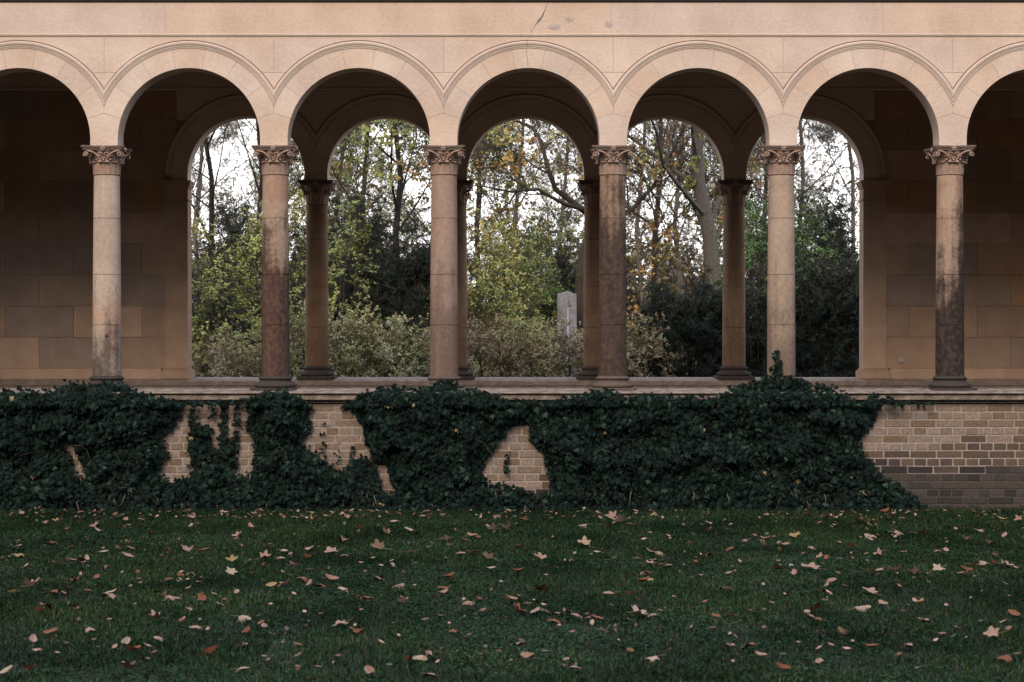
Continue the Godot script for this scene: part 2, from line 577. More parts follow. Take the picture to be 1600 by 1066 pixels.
func springer(parent: Node, x: float, z: float, full_l: bool, full_r: bool) -> void:
	var half := BAY / 2
	var sp := part("springer", parent, null, Vector3(x, E, z))
	var poly := PackedVector2Array([Vector2(-half + R_IN, H_CAP + 0.001), Vector2(half - R_IN, H_CAP + 0.001)])
	var e := 0.0014
	for k in 7:
		var a := lerpf(PI / 2, deg_to_rad(73.0) + e, k / 6.0)
		poly.append(Vector2(half - R_IN * sin(a), HC + R_IN * cos(a)))
	poly.append(Vector2(0, HC + half / tan(deg_to_rad(73.0)) - 0.0018))
	for k in 7:
		var a := lerpf(deg_to_rad(73.0) + e, PI / 2, k / 6.0)
		poly.append(Vector2(-half + R_IN * sin(a), HC + R_IN * cos(a)))
	var b := Buf.new()
	b.prism(poly, -T, 0.0005, 0.002)
	part("springer_block", sp, b.mesh(M.stone[int(absf(x) * 5) % 4]))
	# the small stone wedged between two archivolts
	var ra := 0.9855
	var hj := 2.673
	var wed := PackedVector2Array()
	for k in 13:
		var a := lerpf(asin(half / ra), acos((hj - HC) / ra), k / 12.0)
		wed.append(Vector2(half - ra * sin(a), HC + ra * cos(a)))
	for k in 13:
		var a := lerpf(acos((hj - HC) / ra), asin(half / ra) - 0.002, k / 12.0)
		wed.append(Vector2(-half + ra * sin(a), HC + ra * cos(a)))
	b = Buf.new()
	b.prism(wed, -T, -0.004, 0.0015)
	part("spandrel_wedge", sp, b.mesh(M.stone[2]))

# long moulding along x from a profile of (z, h) points, listed from the top back edge over the front down
func run(prof: Array, x0: float, x1: float) -> Buf:
	var b := Buf.new()
	for i in prof.size() - 1:
		var p: Vector2 = prof[i]
		var q: Vector2 = prof[i + 1]
		b.quad(Vector3(x0, E + p.y, p.x), Vector3(x0, E + q.y, q.x), Vector3(x1, E + q.y, q.x), Vector3(x1, E + p.y, p.x))
	return b

func build_colonnade() -> void:
	var c := thing("colonnade", "sandstone loggia of round arches on slim columns above the brick wall", "colonnade")
	var x_of := func(k: int) -> float: return X0 + BAY * (k - 0.5)     # k 0, 1: the two columns beside the middle bay
	var xl: float = x_of.call(-4)
	var xr: float = x_of.call(5)
	var cap := capital_buf()
	cap.u.resize(0)
	var cap_m := cap.mesh(M.capital)
	var cap_d := cap_m
	var aba := abacus_buf()
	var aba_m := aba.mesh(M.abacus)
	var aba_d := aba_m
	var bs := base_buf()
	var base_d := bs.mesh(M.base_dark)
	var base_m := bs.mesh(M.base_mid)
	var tan := Color(0.43, 0.31, 0.225)
	var red := Color(0.40, 0.235, 0.155)
	var soot := Color(0.055, 0.042, 0.034)
	var brown := Color(0.11, 0.065, 0.042)
	var looks := {
		-2: [shaft_mat(101, Color(0.38, 0.295, 0.235), Color(0.06, 0.047, 0.04), red, 0.24, 0.92, 0.0), base_d, "pale shaft with a drilled hole near its foot"],
		-1: [shaft_mat(102, Color(0.34, 0.245, 0.18), Color(0.045, 0.025, 0.019), Color(0.30, 0.165, 0.11), 0.74, 0.95, -0.1), base_d, "shaft stained dark brown over its lower half"],
		0: [shaft_mat(103, Color(0.29, 0.205, 0.16), Color(0.085, 0.056, 0.044), Color(0.28, 0.18, 0.13), 0.5, 0.75, 0.0), base_m, "evenly tan shaft with grey smears"],
		1: [shaft_mat(104, Color(0.31, 0.21, 0.145), Color(0.038, 0.025, 0.021), Color(0.28, 0.16, 0.10), 1.02, 0.94, 0.0), base_m, "shaft gone dark grey brown below its upper drum"],
		2: [shaft_mat(105, Color(0.32, 0.245, 0.185), Color(0.10, 0.068, 0.054), Color(0.33, 0.235, 0.17), 0.42, 0.75, 0.0), base_m, "light tan shaft with ivy climbing its foot"],
		3: [shaft_mat(106, Color(0.34, 0.24, 0.175), Color(0.018, 0.014, 0.013), Color(0.28, 0.17, 0.12), 0.72, 0.97, 0.35), base_d, "shaft blackened with soot down to its base"],
	}
	var plain := shaft_mat(107, tan, soot, red, 0.25, 0.9, 0.0)
	var front := part("front_arcade", c) if false else c
	for k in range(-4, 6):
		var l: Array = looks.get(k, [plain, base_d, ""])
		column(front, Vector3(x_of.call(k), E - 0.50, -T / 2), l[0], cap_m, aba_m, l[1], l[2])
		springer(c, x_of.call(k), 0.0, false, false)
	for k in range(-4, 5):
		arch(c, x_of.call(k) + BAY / 2, 0.0, false, false)
	# rear arcade: four columns, five open bays, then solid ashlar
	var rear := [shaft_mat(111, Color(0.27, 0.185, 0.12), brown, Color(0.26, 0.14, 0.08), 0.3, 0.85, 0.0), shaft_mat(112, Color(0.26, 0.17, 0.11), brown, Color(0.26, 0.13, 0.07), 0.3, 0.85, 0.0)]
	for k in range(-1, 3):
		column(c, Vector3(x_of.call(k), E - 0.457, ZB - T / 2), rear[k & 1], cap_d, aba_d, base_d, "")
		springer(c, x_of.call(k), ZB, false, false)
	for k in range(-2, 3):
		arch(c, x_of.call(k) + BAY / 2, ZB, k == -2, k == 2)
	for s in [-1, 1]:
		var ax: float = x_of.call(-2) if s < 0 else x_of.call(3)
		var pl := part("pilaster", c, null, Vector3(ax, E, ZB))
		var b := Buf.new()
		b.prism(PackedVector2Array([Vector2(-0.14, -0.333), Vector2(0.14, -0.333), Vector2(0.14, 1.70), Vector2(-0.14, 1.70)]), -T, 0.0, 0.004)
		part("pilaster_shaft", pl, b.mesh(M.ashlar[0] if s < 0 else M.ashlar[4]))
		b = Buf.new()
		for w in [[1.702, 1.722, 0.150], [1.722, 1.852, 0.141], [1.852, 1.880, 0.155], [1.880, 1.915, 0.168], [1.915, 1.942, 0.178]]:
			b.prism(PackedVector2Array([Vector2(-w[2], w[0]), Vector2(w[2], w[0]), Vector2(w[2], w[1]), Vector2(-w[2], w[1])]), -T - (w[2] - 0.14), w[2] - 0.14, 0.004)
		part("impost", pl, b.mesh(M.ashlar[4]))
		b = Buf.new()
		for w in [[-0.457, -0.365, 0.178], [-0.365, -0.350, 0.165], [-0.350, -0.334, 0.150]]:
			b.prism(PackedVector2Array([Vector2(-w[2], w[0]), Vector2(w[2], w[0]), Vector2(w[2], w[1]), Vector2(-w[2], w[1])]), -T - (w[2] - 0.14), w[2] - 0.12, 0.005)
		part("pilaster_base", pl, b.mesh(M.ashlar[0]))
		# ashlar wall beside it
		var wall := part("ashlar_wall", c, null, Vector3(0, E, ZB))
		var x_end := xl if s < 0 else xr
		var inner: float = ax + 0.001 * s
		b = Buf.new()
		b.box(Vector3(minf(x_end, inner), -0.6, -T), Vector3(maxf(x_end, inner), 3.33, -0.035))
		part("mortar", wall, b.mesh(M.mortar_in))
		for row in 9:
			var y0 := -0.333 + 0.378 * row
			var y1 := minf(y0 + 0.378, 3.03)
			var px := 167.0 if row % 2 == 0 else 221.0
			if s > 0: px = 1474.0 if row % 2 == 0 else 1421.0
			var cuts := [ax + 0.12 * s if y1 < H_CAP + 0.05 else ax + 0.002 * s]
			var x := P(px, 500, ZB).x
			while absf(x) < absf(x_end):
				cuts.append(x)
				x += 0.828 * s
			cuts.append(x_end)
			for i in cuts.size() - 1:
				var a: float = minf(cuts[i], cuts[i + 1]) + 0.0015
				var d: float = maxf(cuts[i], cuts[i + 1]) - 0.0015
				var bb := Buf.new()
				bb.prism(PackedVector2Array([Vector2(a, y0 + 0.0015), Vector2(d, y0 + 0.0015), Vector2(d, y1 - 0.0015), Vector2(a, y1 - 0.0015)]), -0.06, -0.016 + rng.randf_range(-0.0015, 0.0015), 0.003)
				part("ashlar_block", wall, bb.mesh(M.ashlar[rng.randi() % 5]))
		var xa := minf(x_end, ax - 0.178 * s)
		var xb := maxf(x_end, ax - 0.178 * s)
		if s < 0: xb = ax - 0.179
		else: xa = ax + 0.179
		b = run([Vector2(ZB - 0.02, -0.332), Vector2(ZB + 0.012, -0.336), Vector2(ZB + 0.022, -0.346), Vector2(ZB + 0.022, -0.4565), Vector2(ZB - 0.02, -0.4565)], xa, xb)
		part("wall_plinth", c, b.mesh(M.ashlar[4]))
	# frieze, string course, cornice on both arcades
	for z in [0.0, ZB]:
		var b := run([Vector2(z - 0.10, 3.066), Vector2(z + 0.006, 3.062), Vector2(z + 0.010, 3.056), Vector2(z + 0.010, 3.046), Vector2(z + 0.005, 3.042), Vector2(z + 0.003, 3.034), Vector2(z - 0.03, 3.0305)], xl, xr)
		part("string_course", c, b.mesh(M.stone[2]))
		var fx := [xl, x_of.call(-2) + 0.6, x_of.call(1) - 0.02, x_of.call(3) - 0.7, xr]
		for i in 4:
			b = Buf.new()
			b.prism(PackedVector2Array([Vector2(fx[i] + 0.0006, E + 3.064), Vector2(fx[i + 1] - 0.0006, E + 3.064), Vector2(fx[i + 1] - 0.0006, E + 3.40), Vector2(fx[i] + 0.0006, E + 3.40)]), z - T, z - 0.001, 0.001)
			part("frieze", c, b.mesh(M.stone[(i * 2 + 1) % 4]))
	var bc := run([Vector2(-0.3, 3.62), Vector2(0.045, 3.62), Vector2(0.045, 3.50), Vector2(0.03, 3.42), Vector2(0.02, 3.385), Vector2(0.012, 3.376), Vector2(-0.05, 3.372)], xl - 0.2, xr + 0.2)
	part("cornice", c, bc.mesh(M.roof))
	var b := Buf.new()
	b.box(Vector3(xl, E + 3.30, ZB - T + 0.002), Vector3(xr, E + 3.40, -0.262)); b.box(Vector3(xl, E + 3.403, ZB - T - 0.1), Vector3(xr, E + 3.5, -0.1))
	part("ceiling", c, b.mesh(M.ashlar[4]))
	b = Buf.new()
	b.prism(PackedVector2Array([Vector2(-0.03, E + 3.52), Vector2(-ZB + T + 0.3, E + 3.52), Vector2(-ZB / 2 + T / 2, E + 4.5)]), xl - 0.2, xr + 0.2, 0.0)
	var roof := Buf.new()
	roof.add(b, Transform3D(Basis(Vector3.UP, PI / 2), Vector3.ZERO))
	part("roof", c, roof.mesh(M.roof))
	# floor, rear sill, end walls
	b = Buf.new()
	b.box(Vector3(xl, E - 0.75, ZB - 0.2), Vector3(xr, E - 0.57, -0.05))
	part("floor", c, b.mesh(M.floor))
	b = run([Vector2(ZB - 0.48, -0.60), Vector2(ZB - 0.48, -0.455), Vector2(ZB - 0.46, -0.446), Vector2(ZB + 0.03, -0.456), Vector2(ZB + 0.05, -0.460), Vector2(ZB + 0.125, -0.484), Vector2(ZB + 0.125, -0.535), Vector2(ZB + 0.11, -0.540), Vector2(ZB + 0.11, -0.60)], xl, xr)
	part("rear_sill", c, b.mesh(M.sill))
	b = Buf.new()
	b.box(Vector3(xl - 0.25, 0, ZB - T), Vector3(xl - 0.001, E + 3.4, -T - 0.01)); b.box(Vector3(xr + 0.001, 0, ZB - T), Vector3(xr + 0.25, E + 3.4, -T - 0.01))
	b.box(Vector3(xl, -0.1, ZB - 0.44), Vector3(xr, E - 0.60, ZB - 0.05))
	part("end_wall", c, b.mesh(M.ashlar[1]))
	# crack over the middle arch and two grey repairs in the frieze
	b = Buf.new()
	var pts := [Vector2(856, 4), Vector2(852, 14), Vector2(847, 26), Vector2(841, 33), Vector2(836, 40), Vector2(831, 47), Vector2(828, 57), Vector2(824, 62), Vector2(824.5, 70), Vector2(822, 78), Vector2(824, 90), Vector2(825, 104)]
	for i in pts.size() - 1:
		var off := 0.004 if pts[i].y < 52 else 0.022 if pts[i].y < 76 else 0.004
		var p := P(pts[i].x, pts[i].y, 0.0)
		var q := P(pts[i + 1].x, pts[i + 1].y, 0.0)
		var w0 := 0.0045 if i == 2 or i == 3 else 0.0013
		var w1 := 0.0045 if i == 1 or i == 2 else 0.0013
		p.z = off
		q.z = off
		b.quad(p - Vector3(w0, 0, 0), q - Vector3(w1, 0, 0), q + Vector3(w1, 0, 0), p + Vector3(w0, 0, 0))
	part("crack", c, b.mesh(M.crack))
	for w in [[866.0, 42.0, 13.0, 5.0], [951.0, 38.0, 7.0, 6.0], [890.0, 30.0, 9.0, 4.0], [843.0, 30.0, 4.0, 5.0]]:
		b = Buf.new()
		var ctr := P(w[0], w[1], 0.0)
		ctr.z = 0.0035
		for i in 12:
			var e := []
			for k in [i, i + 1]:
				var a: float = TAU * k / 12.0
				var r := 0.85 + 0.13 * sin(k % 12 * 1.05 + w[0]) + 0.07 * sin(k % 12 * 2.1)
				e.append(ctr + Vector3(cos(a) * w[2] / 157.0 * r, sin(a) * w[3] / 157.0 * r, -0.003))
			b.tri(ctr, e[0], e[1])
		part("mortar_repair", c, b.mesh(M.patch))
	b = Buf.new()
	var hp := P(1409, 562, ZB) + Vector3(0, 0, 0.001)
	for i in 10:
		var r0 := 0.04 + 0.012 * sin(i * 2.3)
		var r1 := 0.04 + 0.012 * sin((i + 1) % 10 * 2.3)
		b.tri(hp, hp + Vector3(cos(TAU * i / 10) * r0, sin(TAU * i / 10) * r0 * 1.1, -0.003), hp + Vector3(cos(TAU * (i + 1) / 10) * r1, sin(TAU * (i + 1) / 10) * r1 * 1.1, -0.003))
	part("mortar_repair", c, b.mesh(M.patch))
	# drilled hole in the shaft left of the open bays
	b = Buf.new()
	b.ball(P(166, 525, 0.006), Vector3(0.017, 0.019, 0.006), 10)
	part("drilled_hole", c, b.mesh(M.crack))

# ---------------------------------------------------------------- ivy mask, traced on the wall
var masses := [
	PackedVector2Array([Vector2(-60, 608), Vector2(0, 605), Vector2(45, 607), Vector2(95, 603), Vector2(108, 594), Vector2(132, 594), Vector2(145, 599), Vector2(165, 594), Vector2(188, 597), Vector2(212, 606), Vector2(245, 617), Vector2(285, 624), Vector2(392, 624), Vector2(392, 634), Vector2(284, 636), Vector2(283, 655), Vector2(263, 675), Vector2(253, 690), Vector2(264, 706), Vector2(249, 735), Vector2(262, 748), Vector2(300, 742), Vector2(400, 740), Vector2(500, 735), Vector2(600, 765), Vector2(700, 760), Vector2(780, 752), Vector2(850, 770), Vector2(1000, 745), Vector2(1380, 745), Vector2(1402, 752), Vector2(1430, 776), Vector2(1452, 792), Vector2(1440, 805), Vector2(-60, 805)]),
	PackedVector2Array([Vector2(296, 632), Vector2(306, 640), Vector2(306, 660), Vector2(331, 664), Vector2(330, 690), Vector2(338, 700), Vector2(341, 665), Vector2(344, 632), Vector2(356, 632), Vector2(355, 680), Vector2(359, 700), Vector2(364, 660), Vector2(364, 630), Vector2(376, 630), Vector2(374, 680), Vector2(370, 712), Vector2(372, 750), Vector2(300, 750), Vector2(292, 715), Vector2(294, 670)]),
	PackedVector2Array([Vector2(322, 630), Vector2(338, 632), Vector2(336, 655), Vector2(326, 655)]),
	PackedVector2Array([Vector2(382, 628), Vector2(398, 618), Vector2(420, 606), Vector2(446, 606), Vector2(472, 618), Vector2(492, 632), Vector2(486, 650), Vector2(487, 668), Vector2(474, 690), Vector2(484, 700), Vector2(503, 715), Vector2(520, 725), Vector2(530, 745), Vector2(390, 750), Vector2(396, 700), Vector2(384, 670)]),
	PackedVector2Array([Vector2(503, 658), Vector2(508, 660), Vector2(509, 712), Vector2(500, 712)]),
	PackedVector2Array([Vector2(528, 686), Vector2(535, 688), Vector2(532, 728), Vector2(524, 728)]),
	PackedVector2Array([Vector2(546, 688), Vector2(553, 690), Vector2(551, 724), Vector2(544, 722)]),
	PackedVector2Array([Vector2(524, 636), Vector2(545, 626), Vector2(562, 614), Vector2(590, 605), Vector2(615, 600), Vector2(650, 605), Vector2(678, 598), Vector2(692, 590), Vector2(708, 596), Vector2(722, 603), Vector2(760, 608), Vector2(792, 622), Vector2(832, 625), Vector2(830, 662), Vector2(800, 664), Vector2(794, 676), Vector2(780, 692), Vector2(768, 712), Vector2(752, 735), Vector2(770, 770), Vector2(625, 775), Vector2(606, 745), Vector2(600, 720), Vector2(585, 725), Vector2(575, 705), Vector2(568, 680), Vector2(560, 655), Vector2(548, 640)]),
	PackedVector2Array([Vector2(540, 720), Vector2(570, 712), Vector2(592, 728), Vector2(600, 770), Vector2(500, 770)]),
	PackedVector2Array([Vector2(788, 700), Vector2(796, 702), Vector2(795, 745), Vector2(786, 742)]),
	PackedVector2Array([Vector2(818, 640), Vector2(832, 626), Vector2(870, 620), Vector2(905, 617), Vector2(920, 606), Vector2(955, 604), Vector2(978, 618), Vector2(1000, 613), Vector2(1032, 612), Vector2(1058, 620), Vector2(1076, 613), Vector2(1100, 622), Vector2(1130, 612), Vector2(1152, 600), Vector2(1182, 592), Vector2(1208, 580), Vector2(1211, 548), Vector2(1222, 543), Vector2(1226, 556), Vector2(1224, 580), Vector2(1244, 586), Vector2(1272, 597), Vector2(1318, 603), Vector2(1324, 618), Vector2(1345, 626), Vector2(1364, 610), Vector2(1374, 622), Vector2(1391, 616), Vector2(1400, 624), Vector2(1456, 626), Vector2(1450, 632), Vector2(1378, 636), Vector2(1366, 660), Vector2(1351, 680), Vector2(1345, 696), Vector2(1357, 712), Vector2(1376, 735), Vector2(1400, 755), Vector2(860, 775), Vector2(852, 725), Vector2(846, 705), Vector2(828, 690), Vector2(825, 660)]),
]
var holes := [
	PackedVector2Array([Vector2(100, 688), Vector2(108, 690), Vector2(126, 730), Vector2(130, 755), Vector2(118, 735)]),
]

func ivy_at(p: Vector2) -> bool:
	for h in holes:
		if Geometry2D.is_point_in_polygon(p, h): return false
	for m in masses:
		if Geometry2D.is_point_in_polygon(p, m): return true
	return false

func edge_dist(p: Vector2) -> float:       # pixels to the nearest bare spot, probed on rings
	for r in [4.0, 8.0, 14.0, 22.0, 32.0]:
		for k in 8:
			if not ivy_at(p + Vector2(r, 0).rotated(TAU * k / 8)):
				return r
	return 40.0

func build_brick_wall() -> void:
	var w := thing("brick_wall", "low yellow brick wall with moulded stone coping, half hidden by ivy", "wall")
	var xl := -7.7
	var xr := 8.0
	var zf := 0.105
	var prof := [Vector2(-0.10, -0.52), Vector2(-0.10, -0.474), Vector2(-0.04, -0.476), Vector2(0.195, -0.503), Vector2(0.208, -0.507), Vector2(0.210, -0.516), Vector2(0.200, -0.520), Vector2(0.178, -0.522), Vector2(0.176, -0.532),
		Vector2(0.180, -0.535), Vector2(0.180, -0.577), Vector2(0.176, -0.582), Vector2(0.125, -0.584), Vector2(0.123, -0.596), Vector2(0.130, -0.599), Vector2(0.133, -0.606), Vector2(0.130, -0.612), Vector2(0.100, -0.614), Vector2(0.08, -0.63)]
	var cuts := [xl, -5.1, -3.3, -1.5, 0.35, 2.2, 4.0, 5.9, xr]
	for i in cuts.size() - 1:
		part("coping_stone", w, run(prof, cuts[i] + 0.0008, cuts[i + 1] - 0.0008).mesh(M.coping))
	var fill := Buf.new()
	fill.box(Vector3(xl, -0.1, -0.3), Vector3(xr, E - 0.52, zf - 0.02))
	part("wall_core", w, fill.mesh(M.mortar_in))
	var shapes := {}
	var rest := []
	for k in 12: rest.append(Buf.new())
	var joints := [Buf.new(), Buf.new()]
	var dirt := noise(77, 0.9, 3)
	var count := 0
	for row in 14:
		var y1 := E - 0.625 - 0.0765 * row
		var yc := y1 - 0.038
		var stretch := row % 2 == 0
		var pitch := 0.2585 if stretch else 0.1292
		var x := xl + (0.0 if stretch else 0.065) + rng.randf_range(-0.01, 0.01)
		while x < xr:
			var wd := pitch + rng.randf_range(-0.004, 0.004)
			var xc := x + wd / 2
			var px := 800.0 + xc * F / (CAM_Z - zf)
			var py := 533.0 - (yc - E) * F / (CAM_Z - zf)
			# soot reaches a ragged line about half way up, higher to the right
			var dn := dirt.get_noise_2d(xc * 1.3, row * 0.25) * 2.2 + clampf((xc - 3.6) * 0.8, -3.5, 0.8)
			var sooty := row - 8.2 + dn + rng.randf_range(-0.6, 0.6) > 0.0
			var grimy := row - 5.8 + dn * 1.6 + rng.randf_range(-1.0, 1.0) > 0.0
			var bare := px > -30 and px < 1630 and not (ivy_at(Vector2(px, py)) and ivy_at(Vector2(px - wd * 60, py)) and ivy_at(Vector2(px + wd * 60, py)) and ivy_at(Vector2(px, py - 5)) and ivy_at(Vector2(px, py + 5)))
			var size := Vector2(snappedf(wd - 0.012 + rng.randf_range(-0.002, 0.001), 0.002), 0.0645)
			if not shapes.has(size):
				var b := Buf.new()
				b.prism(PackedVector2Array([Vector2(-size.x / 2 + 0.005, -size.y / 2), Vector2(size.x / 2 - 0.005, -size.y / 2), Vector2(size.x / 2, -size.y / 2 + 0.006), Vector2(size.x / 2, size.y / 2 - 0.007), Vector2(size.x / 2 - 0.006, size.y / 2), Vector2(-size.x / 2 + 0.004, size.y / 2), Vector2(-size.x / 2, size.y / 2 - 0.005), Vector2(-size.x / 2, -size.y / 2 + 0.006)]), -0.02, 0.0, 0.003)
				shapes[size] = b
			var mi := 6 + rng.randi() % 3 if sooty else 9 + rng.randi() % 3 if grimy else rng.randi() % 6
			var at := Transform3D(Basis(Vector3.BACK, rng.randf_range(-0.006, 0.006)), Vector3(xc, yc + rng.randf_range(-0.001, 0.001), zf + rng.randf_range(-0.002, 0.0025)))
			if bare and count < 300:
				count += 1
				var key := [size, mi]
				if not shapes.has(key):
					shapes[key] = shapes[size].mesh(M.all_bricks[mi])
				var o := part("brick", w, shapes[key])
				o.transform = at
			else:
				rest[mi].add(shapes[size], at)
			var jd := 1 if row - 8.7 + dn > 0.0 else 0
			joints[jd].box(Vector3(x - 0.0005 * jd, y1 - 0.0765, zf - 0.022), Vector3(x + wd, y1, zf - 0.0045 - 0.0006 * jd))
			x += wd
	for k in 12:
		if rest[k].v.is_empty(): continue
		var o := part("bricks", w, rest[k].mesh(M.all_bricks[k]))
		o.set_meta("kind", "stuff")
	part("pointing", w, joints[0].mesh(M.pointing))
	part("pointing", w, joints[1].mesh(M.pointing_dark))

func ivy_leaf() -> Mesh:
	var b := Buf.new()
	var out := [Vector3(0, 0.10, 0), Vector3(-0.20, 0.20, -0.02), Vector3(-0.50, 0.06, -0.10), Vector3(-0.34, -0.16, -0.02), Vector3(-0.42, -0.42, -0.08), Vector3(-0.17, -0.40, 0.0), Vector3(0, -0.85, -0.12),
		Vector3(0.17, -0.40, 0.0), Vector3(0.42, -0.42, -0.08), Vector3(0.34, -0.16, -0.02), Vector3(0.50, 0.06, -0.10), Vector3(0.20, 0.20, -0.02)]
	var mid := Vector3(0, -0.18, 0.07)
	for i in out.size():
		b.tri(mid, out[i], out[(i + 1) % out.size()])
	return b.mesh(M.ivy)

func build_ivy() -> void:
	var leaf := ivy_leaf()
	var plants := [
		[-99, 286, "broad dark ivy mass covering the wall under the pale first column", []],
		[286, 381, "thin hanging ivy strands with bare yellow bricks showing between them", []],
		[381, 522, "narrow ivy clump climbing the wall under the brown stained column", []],
		[522, 816, "ivy mass with arched shoulders between two bare brick patches", []],
		[816, 1700, "widest ivy mass, climbing onto a column and trailing along the coping", []],
	]
	var zn := noise(91, 1.6, 3)
	for i in 52000:
		var p := Vector2(rng.randf_range(-60, 1460), rng.randf_range(542, 806))
		if p.y < 590 and rng.randf() < 0.1: continue
		if not ivy_at(p): continue
		var ed := edge_dist(p)
		if ed < 5 and rng.randf() < 0.72: continue
		var x := (p.x - 800.0 + rng.randfn() * 1.7) / 158.4
		var y := E + (533.0 - p.y + rng.randfn() * 1.7) / 158.4
		var bulge := minf(0.20, ed / 158.4 * 0.85) * (0.75 + 0.9 * zn.get_noise_2d(x * 1.5, y * 1.5))
		if p.y > 735: bulge = maxf(bulge, 0.10 + 0.15 * (p.y - 735) / 65.0 * (0.7 + zn.get_noise_2d(x * 2, 5)))
		var lay := rng.randf()
		var z := 0.125 + maxf(bulge, 0.02) * sqrt(lay)
		if y > E - 0.625: z = maxf(z, 0.215 + rng.randf() * 0.05 + bulge * 0.3)
		if y > E - 0.50: z = rng.randf_range(0.06, 0.23)
		if p.y < 590: z = 0.022 + rng.randf() * 0.03
		y = maxf(y, 0.03)
		var s := rng.randf_range(0.034, 0.080) * (0.62 if ed < 5 else 0.85 if ed < 9 else 1.0)
		var tip := rng.randf_range(-0.9, 0.9)
		var bs := Basis(Vector3.UP, rng.randf_range(-0.7, 0.7)) * Basis(Vector3.RIGHT, rng.randf_range(-0.9, 0.3)) * Basis(Vector3.BACK, tip)
		var tr := Transform3D(bs.scaled(Vector3.ONE * s), Vector3(x, y, z))
		var g := rng.randf()
		var c := Color(0.0028, 0.006, 0.0045).lerp(Color(0.011, 0.025, 0.019), g * g)
		if g > 0.965: c = Color(0.024, 0.046, 0.030)
		if rng.randf() < 0.002: c = Color(0.22, 0.17, 0.09)
		for q in plants:
			if p.x >= q[0] and p.x < q[1]:
				q[3].append([tr, c])
				break
	for q in plants:
		var t := thing("ivy", q[2], "ivy", Vector3.ZERO, "ivy on the brick wall")
		var tr := []
		var cs := []
		for e in q[3]:
			tr.append(e[0])
			cs.append(e[1])
		many("leaves", t, leaf, tr, cs)
		var b := Buf.new()
		var n := int((mini(q[1], 1440) - maxi(q[0], -40)) / 9.0)
		for i in n:
			var px := rng.randf_range(maxi(q[0], -40), mini(q[1], 1440))
			var top := rng.randf_range(640, 720)
			var pts := PackedVector3Array()
			var rad := PackedFloat32Array()
			var py := 800.0
			while py > top:
				if py < 775 and not ivy_at(Vector2(px, py)): break
				pts.append(Vector3((px - 800.0) / 158.4, E + (533.0 - py) / 158.4, 0.122 + rng.randf() * 0.02 + (0.15 if py > 770 and rng.randf() < 0.3 else 0.0)))
				rad.append(0.007 - 0.004 * (800 - py) / 160.0)
				py -= rng.randf_range(9, 16)
				px += rng.randf_range(-7, 7)
			if pts.size() > 1: b.tube(pts, rad, 5)
		if b.v.size(): part("stems", t, b.mesh(M.ivy_stem))
		b = Buf.new()
		for i in maxi(2, n / 5):            # dry runners on the outside of the mat
			var px := rng.randf_range(maxi(q[0], 5), mini(q[1], 1400))
			var py := rng.randf_range(690, 785)
			if not ivy_at(Vector2(px, py)): continue
			var pts := PackedVector3Array()
			var rad := PackedFloat32Array()
			var d := Vector2(rng.randf_range(-1, 1), rng.randf_range(-1.0, 0.3)).normalized()
			for k in 6:
				pts.append(Vector3((px - 800.0) / 158.4, E + (533.0 - py) / 158.4, 0.33 + 0.02 * sin(k * 1.3 + i)))
				rad.append(0.0016 - 0.0002 * k)
				px += d.x * 6.0
				py += d.y * 6.0
				d = (d + Vector2(rng.randf_range(-0.4, 0.4), rng.randf_range(-0.2, 0.5))).normalized()
			b.tube(pts, rad, 4)
		if b.v.size(): part("runners", t, b.mesh(M.runner))

